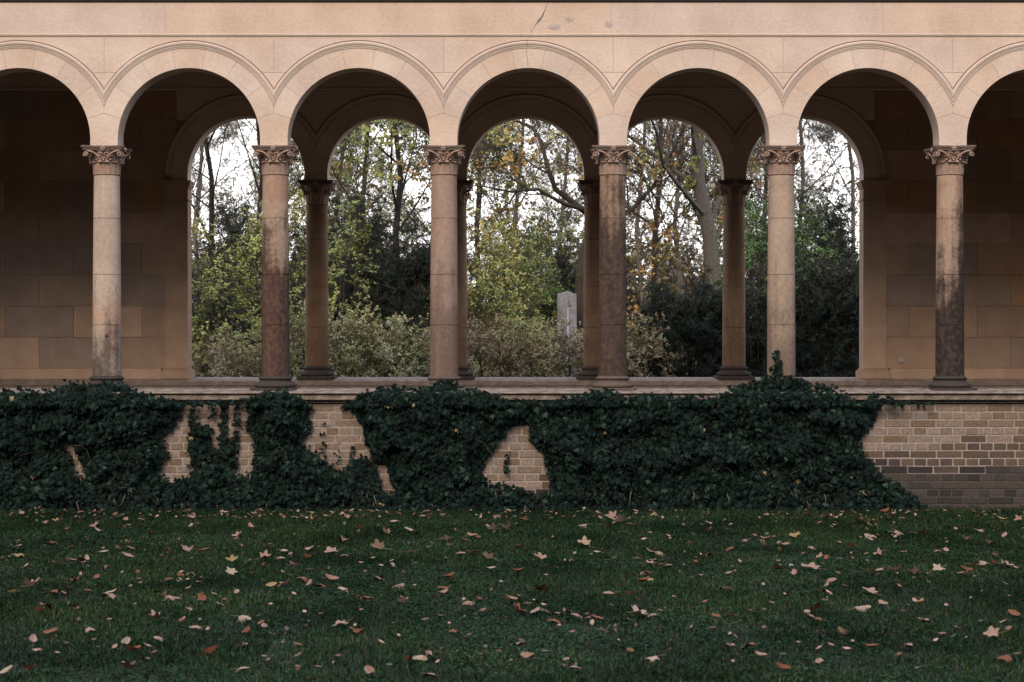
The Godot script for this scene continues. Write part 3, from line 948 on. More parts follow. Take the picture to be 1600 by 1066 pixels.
# ---------------------------------------------------------------- lawn
func build_lawn() -> void:
	var g := MeshInstance3D.new()
	g.name = "lawn"
	var b := Buf.new()
	b.quad(Vector3(-150, 0, 60), Vector3(150, 0, 60), Vector3(150, 0, -0.2), Vector3(-150, 0, -0.2))
	g.mesh = b.mesh(M.lawn)
	add_child(g)
	g.set_meta("kind", "structure")
	var r := thing("grass", "short dark green grass of the lawn", "grass", Vector3.ZERO, "", "stuff")
	var lay := noise(131, 0.35, 3)
	var tiles := []
	for v in 7:
		b = Buf.new()
		var broad := v >= 5
		for i in 1150:
			var rd := sqrt(rng.randf()) * 0.40
			var ra := rng.randf() * TAU
			var p := Vector3(cos(ra) * rd, 0, sin(ra) * rd)
			var a := rng.randf() * TAU
			var k := rng.randf()
			var c := Color(0.0065, 0.0165, 0.0065).lerp(Color(0.020, 0.038, 0.0165), k)
			if rng.randf() < 0.10: c = Color(0.035, 0.062, 0.036)
			if rng.randf() < 0.05: c = Color(0.075, 0.062, 0.035)
			b.col = c
			if broad and rng.randf() < 0.32:       # small round weeds among the blades
				b.col = Color(0.008, 0.020, 0.009).lerp(Color(0.026, 0.048, 0.029), k)
				var h := rng.randf_range(0.012, 0.03)
				var d := Vector3(cos(a), rng.randf_range(-0.25, 0.35), sin(a)) * rng.randf_range(0.008, 0.014)
				var e := Vector3(-sin(a), rng.randf_range(-0.3, 0.3), cos(a)) * 0.007
				p.y = h
				b.tri(p - d, p - e, p + d)
				b.tri(p - d, p + d, p + e)
				continue
			var h := rng.randf_range(0.014, 0.036)
			var side := Vector3(cos(a), 0, sin(a)) * rng.randf_range(0.0016, 0.003)
			var bend := Vector3(-sin(a), 0, cos(a)) * rng.randf_range(-0.045, 0.045)
			var m := p + Vector3(0, h * 0.6, 0) + bend * 0.35
			var t := p + Vector3(0, h, 0) + bend
			b.quad(p - side, p + side, m + side * 0.8, m - side * 0.8)
			b.tri(m - side * 0.8, m + side * 0.8, t)
		tiles.append(b.mesh(M.grass))
	var spots := []
	for v in 7: spots.append([])
	var tints := []
	for v in 7: tints.append([])
	var tn := noise(137, 0.8, 4)
	for ix in range(-15, 16):
		for iz in 26:
			var p := Vector3(ix * 0.42 + rng.randf_range(-0.1, 0.1), 0, 0.40 + iz * 0.42 + rng.randf_range(-0.1, 0.1))
			if absf(p.x) > 6.6 - p.z * 0.28: continue
			var v := rng.randi() % 5
			if lay.get_noise_2d(p.x, p.z) + rng.randf_range(-0.35, 0.35) > 0.12: v = 5 + rng.randi() % 2
			var k := rng.randf_range(0.8, 1.25)
			spots[v].append(Transform3D(Basis(Vector3.UP, rng.randf() * TAU).scaled(Vector3(1, k, 1)), p))
			var q := tn.get_noise_2d(p.x, p.z)
			var t := clampf(1.0 + q * 1.0 + rng.randf_range(-0.2, 0.2), 0.45, 1.9)
			tints[v].append(Color(t * (1.0 + q * 0.25), t, t * (1.0 + rng.randf_range(-0.15, 0.12))))
	for v in 7:
		if spots[v].size(): many("blades", r, tiles[v], spots[v], tints[v])

# [x, y in the enlarged third of the photo, 0 oval / 1 lobed, colour]
const LEAVES := [
	[178,60,0,3,155,103,0,1,275,122,1,3,203,135,0,0,370,108,1,1,450,160,1,1,300,170,1,2,405,198,0,0,435,225,0,2,580,118,0,0,655,108,0,0,630,130,0,2,865,72,0,0,1028,68,0,1,885,150,0,1,910,140,0,0,700,180,1,2,680,207,0,0,60,242,1,0,240,215,1,2,330,240,0,0,480,267,0,1,550,250,0,0,603,253,0,0,325,313,0,0,400,308,0,1,262,320,0,0,590,283,0,0,750,292,0,0,860,250,1,0,770,260,0,2,945,258,0,2,635,350,0,2,445,385,0,2,350,410,1,2,320,435,0,1,250,460,0,2,140,432,1,0,185,550,0,2,890,360,1,0,780,385,0,2,730,452,0,0,800,472,1,0,515,462,0,1,940,490,0,2,868,547,0,0,840,580,0,2,722,580,1,0,910,615,0,0,420,628,1,0,235,640,0,2,150,685,0,0,735,668,0,0,575,700,0,1,613,743,0,2,595,815,1,5,970,747,0,2,1230,788,0,0,1118,806,0,1,1378,832,0,0,135,835,1,2,25,838,0,1,1140,650,0,2,1230,610,0,0,1018,510,0,0,1070,358,1,1,1075,305,1,3,1150,312,0,0,1225,295,1,0,1300,290,0,0,1350,290,0,1,1360,332,0,0,1218,332,0,2,1400,385,1,2,1435,428,0,0,1320,420,0,0,1485,420,0,2,1535,395,0,0,1535,262,1,0,1580,212,1,1,1585,435,0,0,1415,568,0,0,1485,562,0,0,1575,610,1,0,1190,92,1,0,1450,120,1,3,1160,155,0,0,1100,188,1,0,1110,235,0,0,1245,235,0,0,1312,255,0,1,1440,255,0,1],
	[35,100,1,0,215,145,0,0,95,148,0,2,255,122,0,1,352,104,0,1,397,107,0,0,735,93,1,0,820,130,0,0,860,103,1,2,710,160,1,1,660,135,0,2,215,175,1,0,360,182,1,2,500,207,1,1,635,195,0,2,20,215,1,1,20,275,0,0,320,232,0,0,335,270,0,0,180,250,1,1,255,320,0,0,635,272,0,2,690,297,1,1,775,212,0,0,835,240,0,2,930,297,1,0,1135,235,1,1,1195,270,0,1,1200,90,0,0,1265,100,1,0,1300,122,1,0,1130,135,1,1,1260,138,1,4,1135,60,0,1,1465,82,1,3,1440,265,1,0,1380,287,0,2,1080,310,0,0,950,345,0,0,830,365,0,2,703,348,0,1,510,385,0,2,480,435,0,2,480,468,0,0,185,390,1,0,275,420,1,0,300,370,0,0,20,437,0,1,130,475,1,2,297,510,0,0,600,500,0,0,640,490,0,2,790,492,0,0,930,445,1,2,1252,450,0,0,1345,472,0,2,825,545,1,2,1035,565,1,0,1000,588,0,2,1105,555,0,0,1195,582,0,2,1380,565,1,1,1440,557,0,0,1410,412,0,2,1405,357,0,0,1490,328,0,2,525,637,0,2,15,605,0,0,60,635,0,2,95,650,0,2,830,697,1,0,405,765,0,0,370,760,0,1,315,780,0,2,880,775,0,0,1098,808,0,0,1450,757,1,1,1345,730,0,2,150,840,0,0,425,835,0,0],
	[25,130,0,0,140,130,0,1,150,165,0,2,405,95,0,0,710,93,1,0,840,122,1,3,880,128,1,3,975,107,0,2,1000,95,1,1,1375,78,1,2,1498,114,0,3,1210,130,0,3,1580,115,1,0,1590,145,0,1,1130,178,1,3,885,185,1,1,930,195,0,0,995,205,0,3,1020,170,1,0,530,178,0,3,305,205,0,0,345,190,0,0,405,207,0,0,495,235,0,0,465,215,0,0,235,243,0,2,135,270,1,2,85,308,0,2,805,245,0,2,1335,212,1,0,1440,230,1,0,1510,185,0,0,1195,255,0,0,1240,260,0,0,650,290,1,0,685,295,0,2,930,282,1,0,620,240,0,0,620,340,1,0,460,348,0,2,470,312,0,0,525,335,0,1,540,370,0,0,230,370,0,0,930,356,0,0,1000,355,0,0,1092,366,1,0,1205,345,1,1,1405,312,1,1,1370,325,0,1,1470,285,0,0,1465,325,0,2,1517,330,1,0,1325,375,0,0,707,390,0,0,690,433,0,0,885,455,1,0,950,515,0,0,597,550,0,0,655,580,0,2,245,568,0,0,170,572,0,2,1145,577,0,0,1555,553,0,2,765,655,0,0,1455,655,1,0,325,717,1,2,385,760,0,0,655,772,0,0,890,722,0,2,1060,712,0,0,650,712,0,0,1515,760,1,2,485,825,0,2,220,440,0,0,1285,155,0,0,1390,165,1,0],
]

func leaf_shape(lobed: bool, curl: float, s: int) -> Buf:
	var b := Buf.new()
	var q := RandomNumberGenerator.new()
	q.seed = s
	var ring := []
	var n := 26 if lobed else 16
	for i in n:
		var a := TAU * i / n
		var r := 0.5
		if lobed:
			r = 0.27 + 0.26 * pow(absf(cos(a * 2.5)), 1.3) * (1.0 if cos(a) > -0.8 else 0.3) * (1.0 - 0.25 * absf(sin(a))) + q.randf_range(-0.03, 0.03)
		var p := Vector2(cos(a) * r, sin(a) * r * (1.0 if lobed else 0.52))
		if not lobed and absf(cos(a)) > 0.9: p.x *= 1.12
		ring.append(p)
	var lift := func(p: Vector2) -> Vector3:
		return Vector3(p.x, absf(p.y) * curl * 0.8 + p.x * p.x * curl * 0.9 + 0.05 * sin(p.x * 9.0 + s) * (1.0 if lobed else 0.4), p.y)
	for i in n:
		var p: Vector2 = ring[i]
		var o: Vector2 = ring[(i + 1) % n]
		var pm := Vector2(p.x * 0.55, p.y * 0.5)
		var om := Vector2(o.x * 0.55, o.y * 0.5)
		b.quad(lift.call(pm), lift.call(om), lift.call(o), lift.call(p))
		b.tri(lift.call(Vector2.ZERO), lift.call(om), lift.call(pm))
	b.tube(PackedVector3Array([lift.call(Vector2(-0.3, 0)), Vector3(-0.6, 0.03, 0.02), Vector3(-0.85, 0.05, 0.06)]), PackedFloat32Array([0.012, 0.011, 0.009]), 4)
	return b

func build_fallen_leaves() -> void:
	var forms := {}
	for lobed in 2:
		for v in 4:
			var b := leaf_shape(lobed == 1, [0.3, 0.75, 1.2, -0.7][v], v * 3 + lobed)
			for c in 6:
				forms[[lobed, v, c]] = b.mesh(M.fallen[c])
	var list := []
	for third in 3:
		var a: Array = LEAVES[third]
		for i in range(0, a.size(), 4):
			list.append([third * 530.0 + a[i] / 2.963, 780.0 + a[i + 1] / 2.963, a[i + 2], a[i + 3]])
	while list.size() < 300:
		var y := 803.0 + pow(rng.randf(), 1.5) * 190.0
		list.append([rng.randf_range(5, 1595), y, 0 if rng.randf() < 0.8 else 1, [0, 0, 2, 2, 1, 3][rng.randi() % 6]])
	var hue := ["pale pink", "cream", "rust brown", "yellow", "greenish", "blackish"]
	var near := ["first", "second", "third", "fourth", "fifth", "sixth"]
	for e in list:
		var d: float = E * F / (e[1] - 533.0)
		var p := Vector3((e[0] - 800.0) / F * d, rng.randf_range(0.030, 0.042), CAM_Z - d)
		p.z = maxf(p.z, 0.36)
		var v := rng.randi() % 4
		var o := MeshInstance3D.new()
		o.mesh = forms[[e[2], v, e[3]]]
		o.name = numbered("fallen_leaf")
		add_child(o)
		var s := rng.randf_range(0.058, 0.092) if e[2] == 0 else rng.randf_range(0.085, 0.135)
		o.transform = Transform3D((Basis(Vector3.UP, rng.randf() * TAU) * Basis(Vector3.RIGHT, rng.randf_range(-0.6, 0.6)) * Basis(Vector3.BACK, rng.randf_range(-0.4, 0.4))).scaled(Vector3.ONE * s), p)
		var ci := clampi(roundi((e[0] - 163.0) / 265.4), 0, 5)
		var where: String = "close to the ivy" if e[1] < 835 else "on the far lawn" if e[1] < 880 else "half way down the lawn" if e[1] < 960 else "near the camera"
		tag(o, "%s %s %s %s leaf %s %s of %s column" % ["small" if s < (0.075 if e[2] == 0 else 0.11) else "large", ["flat", "cupped", "curled", "arched"][v], hue[e[3]], "lobed" if e[2] == 1 else "oval", where, "left" if e[0] < 163.0 + 265.4 * ci else "right", near[ci]], "leaf", "fallen leaves on the lawn")
	var bits := []
	var cols := []
	for i in 1100:
		var y := 801.0 + (pow(rng.randf(), 1.8) * 250.0 if rng.randf() < 0.7 else rng.randf() * 13.0)
		var d := E * F / (y - 533.0)
		bits.append(Transform3D(Basis.from_euler(Vector3(rng.randf_range(-0.5, 0.5), rng.randf() * TAU, rng.randf_range(-0.5, 0.5))).scaled(Vector3.ONE * rng.randf_range(0.022, 0.05)), Vector3(rng.randf_range(-1, 1) * d * 0.30, 0.022, maxf(0.33, CAM_Z - d))))
		cols.append([Color(0.34, 0.21, 0.16), Color(0.18, 0.08, 0.05), Color(0.10, 0.055, 0.04), Color(0.24, 0.15, 0.11)][rng.randi() % 4])
	var lt := thing("leaf_litter", "scattered small brown leaf scraps in the grass", "litter", Vector3.ZERO, "", "stuff")
	many("scraps", lt, leaf_shape(false, 0.5, 9).mesh(M.leaf), bits, cols)

# ---------------------------------------------------------------- garden
var sprays := {}

# a leafy shoot about one unit long: twigs and the leaves on them
func make_spray(called: String, s: int, side_n: int, leaf_n: int, leaf: float, aspect: float, twig_mat: Material, leaf_material: Material, thick := 0.006) -> void:
	var q := RandomNumberGenerator.new()
	q.seed = s
	var tw := Buf.new()
	var lf := Buf.new()
	var axis := PackedVector3Array([Vector3.ZERO, Vector3(q.randf_range(-0.06, 0.06), 0.35, q.randf_range(-0.06, 0.06)), Vector3(q.randf_range(-0.12, 0.12), 0.7, q.randf_range(-0.12, 0.12)), Vector3(q.randf_range(-0.2, 0.2), 1.0, q.randf_range(-0.2, 0.2))])
	tw.tube(axis, PackedFloat32Array([thick, thick * 0.8, thick * 0.6, thick * 0.3]), 3)
	var ends := []
	for i in side_n:
		var t := q.randf_range(0.12, 1.0)
		var k := mini(int(t * 3), 2)
		var p := axis[k].lerp(axis[k + 1], t * 3 - k)
		var a := q.randf() * TAU
		var d := Vector3(cos(a), q.randf_range(0.2, 1.1), sin(a)).normalized()
		var l := q.randf_range(0.22, 0.5) * (1.15 - t * 0.5)
		var m := p + d * l * 0.5 + Vector3(q.randf_range(-0.03, 0.03), q.randf_range(-0.02, 0.04), q.randf_range(-0.03, 0.03))
		var e := p + d * l + Vector3(0, q.randf_range(-0.05, 0.08), 0)
		tw.tube(PackedVector3Array([p, m, e]), PackedFloat32Array([thick * 0.55, thick * 0.42, thick * 0.22]), 3)
		ends.append([p, m, e])
		for j in 2:
			var d2 := (d + Vector3(q.randf_range(-0.9, 0.9), q.randf_range(-0.3, 0.7), q.randf_range(-0.9, 0.9))).normalized()
			var e2 := m + d2 * l * 0.55
			tw.tube(PackedVector3Array([m, e2]), PackedFloat32Array([thick * 0.35, thick * 0.18]), 3)
			ends.append([m, m.lerp(e2, 0.5), e2])
	for i in leaf_n:
		var w: Array = ends[q.randi() % ends.size()]
		var t := q.randf_range(0.15, 1.0)
		var p: Vector3 = w[0].lerp(w[1], t * 2) if t < 0.5 else w[1].lerp(w[2], t * 2 - 1)
		var bs := Basis.from_euler(Vector3(q.randf_range(-1.0, 0.5), q.randf() * TAU, q.randf_range(-0.6, 0.6)))
		var sz := leaf * q.randf_range(0.65, 1.25)
		var x := bs.x * sz * aspect * 0.5
		var y := bs.z * sz
		var up := bs.y * sz * 0.12
		var tone := q.randf_range(0.65, 1.3)
		lf.col = Color(tone, tone * q.randf_range(0.9, 1.06), tone * q.randf_range(0.75, 1.05))
		lf.tri(p, p + y * 0.5 + x + up, p + y)
		lf.tri(p, p + y, p + y * 0.5 - x + up)
	sprays[called] = [tw.mesh(twig_mat), lf.mesh(leaf_material) if leaf_n else null]

func aim(d: Vector3, roll: float, s: float, at: Vector3) -> Transform3D:
	var y := d.normalized()
	var x := y.cross(Vector3(0.31, 0.17, 0.93)).normalized()
	var z := x.cross(y)
	return Transform3D((Basis(x, y, z) * Basis(Vector3.UP, roll)).scaled(Vector3.ONE * s), at)

func shoots(parent: Node, where: Array, tips: Array, kinds: Array, palette: Array, leafy: float, twigs := true) -> void:
	for k in kinds.size():
		var tr := []
		var lt := []
		var lc := []
		for i in range(k, where.size(), kinds.size()):
			tr.append(where[i])
			if rng.randf() < leafy:
				lt.append(where[i])
				var c: Color = palette[rng.randi() % palette.size()]
				lc.append(c * rng.randf_range(0.75, 1.2))
		if twigs and tr.size(): many("twigs", parent, sprays[kinds[k]][0], tr)
		if lt.size() and sprays[kinds[k]][1]: many("foliage", parent, sprays[kinds[k]][1], lt, lc)

func grow(b: Buf, pts: PackedVector3Array, r0: float, r1: float, level: int, deepest: int, out: Array, spread := 0.9, rise := 0.25) -> void:
	var n := pts.size()
	var rad := PackedFloat32Array()
	for i in n: rad.append(lerpf(r0, r1, pow(float(i) / (n - 1), 0.8)))
	b.tube(pts, rad, 9 if r0 > 0.06 else 6 if r0 > 0.025 else 4)
	var length := 0.0
	for i in n - 1: length += pts[i].distance_to(pts[i + 1])
	if level >= deepest:
		for i in 6:
			var t := rng.randf_range(0.15, 1.0) * (n - 1)
			var k := mini(int(t), n - 2)
			var d := (pts[k + 1] - pts[k]).normalized() + Vector3(rng.randf_range(-0.9, 0.9), rng.randf_range(-0.5, 0.8), rng.randf_range(-0.9, 0.9))
			out.append(aim(d, rng.randf() * TAU, rng.randf_range(0.55, 1.0), pts[k].lerp(pts[k + 1], t - k)))
		return
	var kids := int(clampf(length * (1.5 if level == 0 else 2.3), 4, 10))
	for i in kids:
		var t := lerpf(0.35 if level == 0 else 0.2, 1.0, (i + rng.randf()) / kids) * (n - 1)
		var k := mini(int(t), n - 2)
		var p := pts[k].lerp(pts[k + 1], t - k)
		var d := (pts[k + 1] - pts[k]).normalized()
		var a := rng.randf() * TAU
		var sd := d.cross(Vector3(cos(a), 0.3, sin(a))).normalized()
		var cd := (d * rng.randf_range(0.35, 0.9) + sd * spread + Vector3(0, rise, 0)).normalized()
		var cl := length * rng.randf_range(0.32, 0.55) * (1.15 - 0.5 * t / (n - 1))
		cl = clampf(cl, 0.5, 3.6)
		var cp := PackedVector3Array([p])
		var m := 4
		for j in m:
			cd = (cd + Vector3(rng.randf_range(-0.3, 0.3), rng.randf_range(-0.18, 0.3), rng.randf_range(-0.3, 0.3))).normalized()
			cp.append(cp[-1] + cd * cl / m)
		var cr: float = lerpf(r0, r1, t / (n - 1)) * rng.randf_range(0.32, 0.5)
		grow(b, cp, cr, maxf(cr * 0.3, 0.004), level + 1, deepest, out, spread, rise)

func tree(called: String, label: String, trunk: Array, r0: float, r1: float, deepest: int, bark: Material, kinds: Array, palette: Array, leafy: float, limbs: Array = []) -> Node3D:
	var base: Vector3 = trunk[0]
	var t := thing(called, label, "tree", base, "trees of the garden behind the loggia")
	var b := Buf.new()
	var out := []
	var pts := PackedVector3Array()
	for p in trunk: pts.append(p - base)
	grow(b, pts, r0, r1, 0, deepest, out)
	for l in limbs:
		var lp := PackedVector3Array()
		for p in l[0]: lp.append(p - base)
		grow(b, lp, l[1], l[2], 0, deepest, out, 0.9, 0.1)
	part("trunk", t, b.mesh(bark))
	shoots(t, out, [], kinds, palette, leafy)
	return t

func shrub(called: String, label: String, at: Vector3, rx: float, h: float, rz: float, n: int, kinds: Array, palette: Array, leafy := 1.0, size := 0.5, category := "shrub", upright := 0.6) -> void:
	var t := thing(called, label, category, at, "shrubs of the garden behind the loggia")
	var out := []
	var b := Buf.new()
	var form := noise(int(absf(at.x) * 31 + absf(at.z) * 17), 0.9, 3)
	for i in n:
		var a := rng.randf() * TAU
		var v := pow(rng.randf(), 0.8)
		var r := sqrt(rng.randf_range(0.12, 1.0)) * (1.0 - 0.55 * v * v) * (1.0 + 0.45 * form.get_noise_2d(cos(a) * 2.0, sin(a) * 2.0 + v * 3))
		var top := h * (1.0 + 0.35 * form.get_noise_2d(cos(a) * r * 3.0 + 9, sin(a) * r * 3.0))
		var p := Vector3(cos(a) * r * rx, v * top * 0.92, sin(a) * r * rz)
		var d := Vector3(cos(a) * r, upright + v, sin(a) * r) + Vector3(rng.randf_range(-0.5, 0.5), rng.randf_range(-0.3, 0.3), rng.randf_range(-0.5, 0.5))
		out.append(aim(d, rng.randf() * TAU, size * rng.randf_range(0.7, 1.25), p))
		if i % 9 == 0:
			var m := Vector3(p.x * 0.45, p.y * 0.55, p.z * 0.45)
			b.tube(PackedVector3Array([Vector3(p.x * 0.12, -0.05, p.z * 0.12), m, p]), PackedFloat32Array([0.018, 0.012, 0.005]), 4)
	part("stems", t, b.mesh(M.twig))
	shoots(t, out, [], kinds, palette, leafy)

const GY := 0.55      # level of the garden behind

func ground_at(px: float, z: float) -> Vector3:
	return Vector3((px - 800.0) / F * (CAM_Z - z), GY, z)

func build_garden() -> void:
	var g := MeshInstance3D.new()
	g.name = "garden_ground"
	var b := Buf.new()
	b.quad(Vector3(-300, GY, ZB - 0.4), Vector3(300, GY, ZB - 0.4), Vector3(300, GY, -500), Vector3(-300, GY, -500))
	g.mesh = b.mesh(M.soil)
	add_child(g)
	g.set_meta("kind", "structure")
	for s in 2:
		make_spray("bare%d" % s, 200 + s, 11, 34, 0.055, 0.7, M.twig, M.leaf, 0.007)
		make_spray("big%d" % s, 210 + s, 8, 62, 0.085, 0.85, M.twig, M.leaf, 0.007)
		make_spray("small%d" % s, 220 + s, 9, 110, 0.075, 0.65, M.twig, M.leaf, 0.006)
		make_spray("fine%d" % s, 230 + s, 12, 120, 0.062, 0.7, M.twig_red, M.leaf, 0.008)
		make_spray("yew%d" % s, 240 + s, 12, 260, 0.085, 0.28, M.twig, M.needle, 0.008)
	var straw := [Color(0.52, 0.50, 0.26), Color(0.40, 0.43, 0.19), Color(0.60, 0.54, 0.34), Color(0.32, 0.37, 0.15)]
	var rosy := [Color(0.50, 0.41, 0.27), Color(0.58, 0.51, 0.33), Color(0.34, 0.21, 0.14), Color(0.42, 0.41, 0.20)]
	var lime := [Color(0.32, 0.34, 0.11), Color(0.38, 0.37, 0.13), Color(0.22, 0.27, 0.09)]
	var green := [Color(0.101, 0.189, 0.054), Color(0.135, 0.230, 0.068), Color(0.074, 0.135, 0.047)]
	var gold := [Color(0.38, 0.28, 0.09), Color(0.36, 0.33, 0.12), Color(0.28, 0.30, 0.11), Color(0.40, 0.24, 0.10)]
	var amber := [Color(0.42, 0.26, 0.11), Color(0.40, 0.32, 0.13), Color(0.38, 0.22, 0.12), Color(0.30, 0.29, 0.12)]
	var dark := [Color(0.016, 0.030, 0.020), Color(0.022, 0.040, 0.026), Color(0.012, 0.022, 0.016)]
	# low bushes behind the sill
	for w in [
		[330, -7.6, 0.75, 0.85, 95, rosy, "reddish thin-twigged low bush beside the left rear pilaster"],
		[395, -8.2, 0.6, 0.9, 80, straw, "straw coloured low bush behind the second column from the left"],
		[465, -7.9, 0.55, 1.2, 90, straw, "yellowish bush between the second column and the rear column"],
		[555, -8.3, 0.75, 1.2, 190, straw, "tall pale leaved bush rising right of the first rear column"],
		[640, -8.0, 0.6, 1.15, 130, straw, "pale bush beside the left edge of the third column"],
		[760, -8.0, 0.55, 1.08, 140, rosy, "pale topped bush right of the third column"],
		[830, -8.3, 0.6, 1.08, 150, straw, "pale bush in the middle of the central opening"],
		[893, -7.9, 0.5, 1.0, 130, rosy, "rosy bush in front of the grey stele"],
		[1000, -8.0, 0.42, 1.0, 110, rosy, "cream leaved bush sloping down right of the fourth column"],
	]:
		shrub("low_bush", w[6], ground_at(w[0], w[1]), w[2], w[3], 0.5, w[4], ["fine0", "fine1"], w[5], 0.9, 0.42, "bush", 0.9)
	# dark evergreens
	for w in [
		[390, -11.0, 0.6, 2.9, 0.6, 170, "dark evergreen behind the second column"],
		[325, -10.0, 0.5, 1.9, 0.5, 100, "low dark evergreen at the left edge of the opening"],
		[632, -10.5, 0.85, 2.6, 0.7, 330, "broad black-green yew left of the third column"],
		[1075, -8.6, 0.85, 1.6, 0.6, 330, "dark yew filling the foot of the fourth opening"],
		[1300, -8.8, 0.9, 1.9, 0.6, 380, "wide dark yew beside the right rear pilaster"],
		[1185, -8.4, 0.45, 1.6, 0.5, 120, "small dark yew between the rear and fifth columns"],
		[900, -13.5, 0.7, 2.2, 0.6, 150, "dark evergreen beyond the grey stele"],
	]:
		shrub("yew", w[6], ground_at(w[0], w[1]), w[2], w[3], w[4], w[5], ["yew0", "yew1"], dark, 1.0, 0.5, "yew", 0.3)
	for w in [
		[552, -13.0, 0.75, 3.1, 0.8, 300, "tall dark conifer behind the first rear column"],
		[480, -14.0, 0.7, 3.0, 0.7, 180, "dark conifer half hidden by the second column"],
		[1283, -13.0, 0.6, 3.2, 0.6, 240, "dark pointed conifer against the bright sky on the right"],
		[370, -15.0, 0.7, 3.2, 0.7, 160, "slim dark conifer deep in the leftmost opening"],
	]:
		shrub("conifer", w[6], ground_at(w[0], w[1]), w[2], w[3], w[4], w[5], ["yew0", "yew1"], dark, 1.0, 0.6, "conifer", 0.1)
	# leafy shrubs
	for w in [
		[345, -8.6, 0.75, 2.1, 0.5, 80, lime, "yellow-green shrub low in the leftmost opening", "small"],
		[430, -9.5, 0.8, 3.2, 0.6, 90, lime, "tall lime leaved shrub behind the second column", "small"],
		[525, -10.0, 0.6, 3.0, 0.6, 90, lime, "lime leaved shrub around the first rear column", "small"],
		[785, -10.0, 0.85, 2.5, 0.7, 190, lime, "bright yellow-green shrub in the left of the central opening", "small"],
		[838, -12.4, 0.5, 2.7, 0.5, 90, green, "green shrub just left of the grey stele", "small"],
		[1185, -10.0, 0.55, 3.4, 0.6, 150, green, "tall fresh green shrub between the rear and fifth columns", "small"],
		[1255, -10.2, 0.5, 3.1, 0.6, 90, green, "green shrub right of the fifth column in front of the conifer", "small"],
		[1105, -10.4, 0.5, 1.7, 0.5, 60, green, "green shrub left of the last rear column", "small"],
		[790, -17.0, 1.0, 4.0, 0.9, 75, gold, "tall loose golden shrub deep in the central opening", "big"],
		[870, -18.5, 1.0, 3.8, 0.9, 110, lime, "loose lime shrub deep behind the grey stele", "small"],
		[1050, -16.5, 1.0, 3.2, 0.9, 65, amber, "loose orange leaved shrub deep in the fourth opening", "big"],
		[645, -17.5, 1.0, 3.6, 0.9, 90, lime, "loose lime shrub deep behind the broad yew", "small"],
		[325, -13.5, 0.7, 3.2, 0.7, 60, lime, "sparse lime shrub along the left edge of the leftmost opening", "small"],
		[1010, -11.5, 0.6, 2.4, 0.6, 50, gold, "golden leaved shrub right of the fourth column", "big"],
	]:
		shrub("leafy_shrub", w[7], ground_at(w[0], w[1]), w[2], w[3], w[4], w[5], [w[8] + "0", w[8] + "1"], w[6], 0.85, 0.55, "shrub", 0.6)
	# trees with a trunk one can tell apart
	var bare := ["bare0", "bare1"]
	var big := ["big0", "big1"]
	var tr := func(px0: float, px1: float, z: float, h: float) -> Array:
		var a := ground_at(px0, z)
		var c := P(px1, 190, z)
		var out := [a]
		for i in range(1, 6):
			var q := a.lerp(c, i / 5.0)
			out.append(q + Vector3(rng.randf_range(-0.08, 0.08), 0, rng.randf_range(-0.08, 0.08)))
		out.append(c + (c - a).normalized() * h + Vector3(rng.randf_range(-0.3, 0.3), 0, 0))
		return out
	tree("bare_tree", "dark nearly bare tree in the leftmost opening", tr.call(342, 322, -15.0, 2.5), 0.085, 0.03, 2, M.bark_dark, bare, lime, 0.25)
	tree("bare_tree", "thin bare tree behind the second column from the left", tr.call(415, 405, -18.0, 2.5), 0.07, 0.03, 2, M.bark_dark, bare, amber, 0.2)
	tree("leafy_tree", "forked dark tree with yellow leaves left of the third column", tr.call(630, 618, -15.0, 2.0), 0.10, 0.03, 2, M.bark_dark, ["big0", "small0"], lime, 0.5)
	var z3 := -12.5
	tree("plane_tree", "plane tree with a limb sweeping across the central opening", [ground_at(904, z3), P(906, 480, z3), P(914, 400, z3), P(936, 330, z3), P(957, 240, z3), P(968, 150, z3), P(975, 60, z3)], 0.165, 0.05, 2, M.bark, ["big0", "bare1"], gold, 0.55,
		[[[P(932, 345, z3), P(897, 318, z3 + 0.1), P(868, 296, z3 + 0.3), P(856, 262, z3 + 0.4), P(846, 222, z3 + 0.3), P(832, 200, z3 + 0.2), P(800, 186, z3), P(770, 170, z3)], 0.06, 0.016], [[P(920, 330, z3), P(880, 318, z3 + 0.5), P(840, 296, z3 + 0.8), P(800, 300, z3 + 0.9), P(750, 290, z3 + 1.0)], 0.042, 0.012], [[P(950, 260, z3), P(1000, 270, z3 - 0.3), P(1025, 310, z3 - 0.5), P(1040, 350, z3 - 0.6)], 0.04, 0.012]])
	tree("grey_tree", "leaning grey trunk showing left of the last rear column", tr.call(1126, 1090, -12.0, 2.6), 0.19, 0.08, 2, M.bark_grey, ["big1", "bare0"], amber, 0.15)
	tree("slender_tree", "slender tree with orange leaves right of the fourth column", tr.call(1022, 1035, -16.0, 2.4), 0.08, 0.03, 2, M.bark, ["big0", "bare1"], amber, 0.5)
	tree("slender_tree", "slim grey tree right of the fifth column", tr.call(1262, 1252, -17.0, 2.0), 0.06, 0.03, 2, M.bark_grey, bare, gold, 0.12)
	tree("slender_tree", "thin grey tree beside the right rear pilaster", tr.call(1334, 1326, -18.0, 2.0), 0.06, 0.03, 2, M.bark_grey, bare, amber, 0.12)
	tree("slender_tree", "thin tree between the last rear column and fifth column", tr.call(1180, 1196, -19.0, 2.0), 0.07, 0.03, 2, M.bark, bare, amber, 0.3)
	tree("slender_tree", "tree deep behind the central opening, left side", tr.call(748, 752, -20.0, 2.0), 0.08, 0.03, 2, M.bark, ["bare0", "big1"], amber, 0.4)
	tree("slender_tree", "tree deep behind the opening left of the third column", tr.call(560, 575, -21.0, 2.0), 0.08, 0.03, 2, M.bark, ["bare0", "small1"], lime, 0.4)
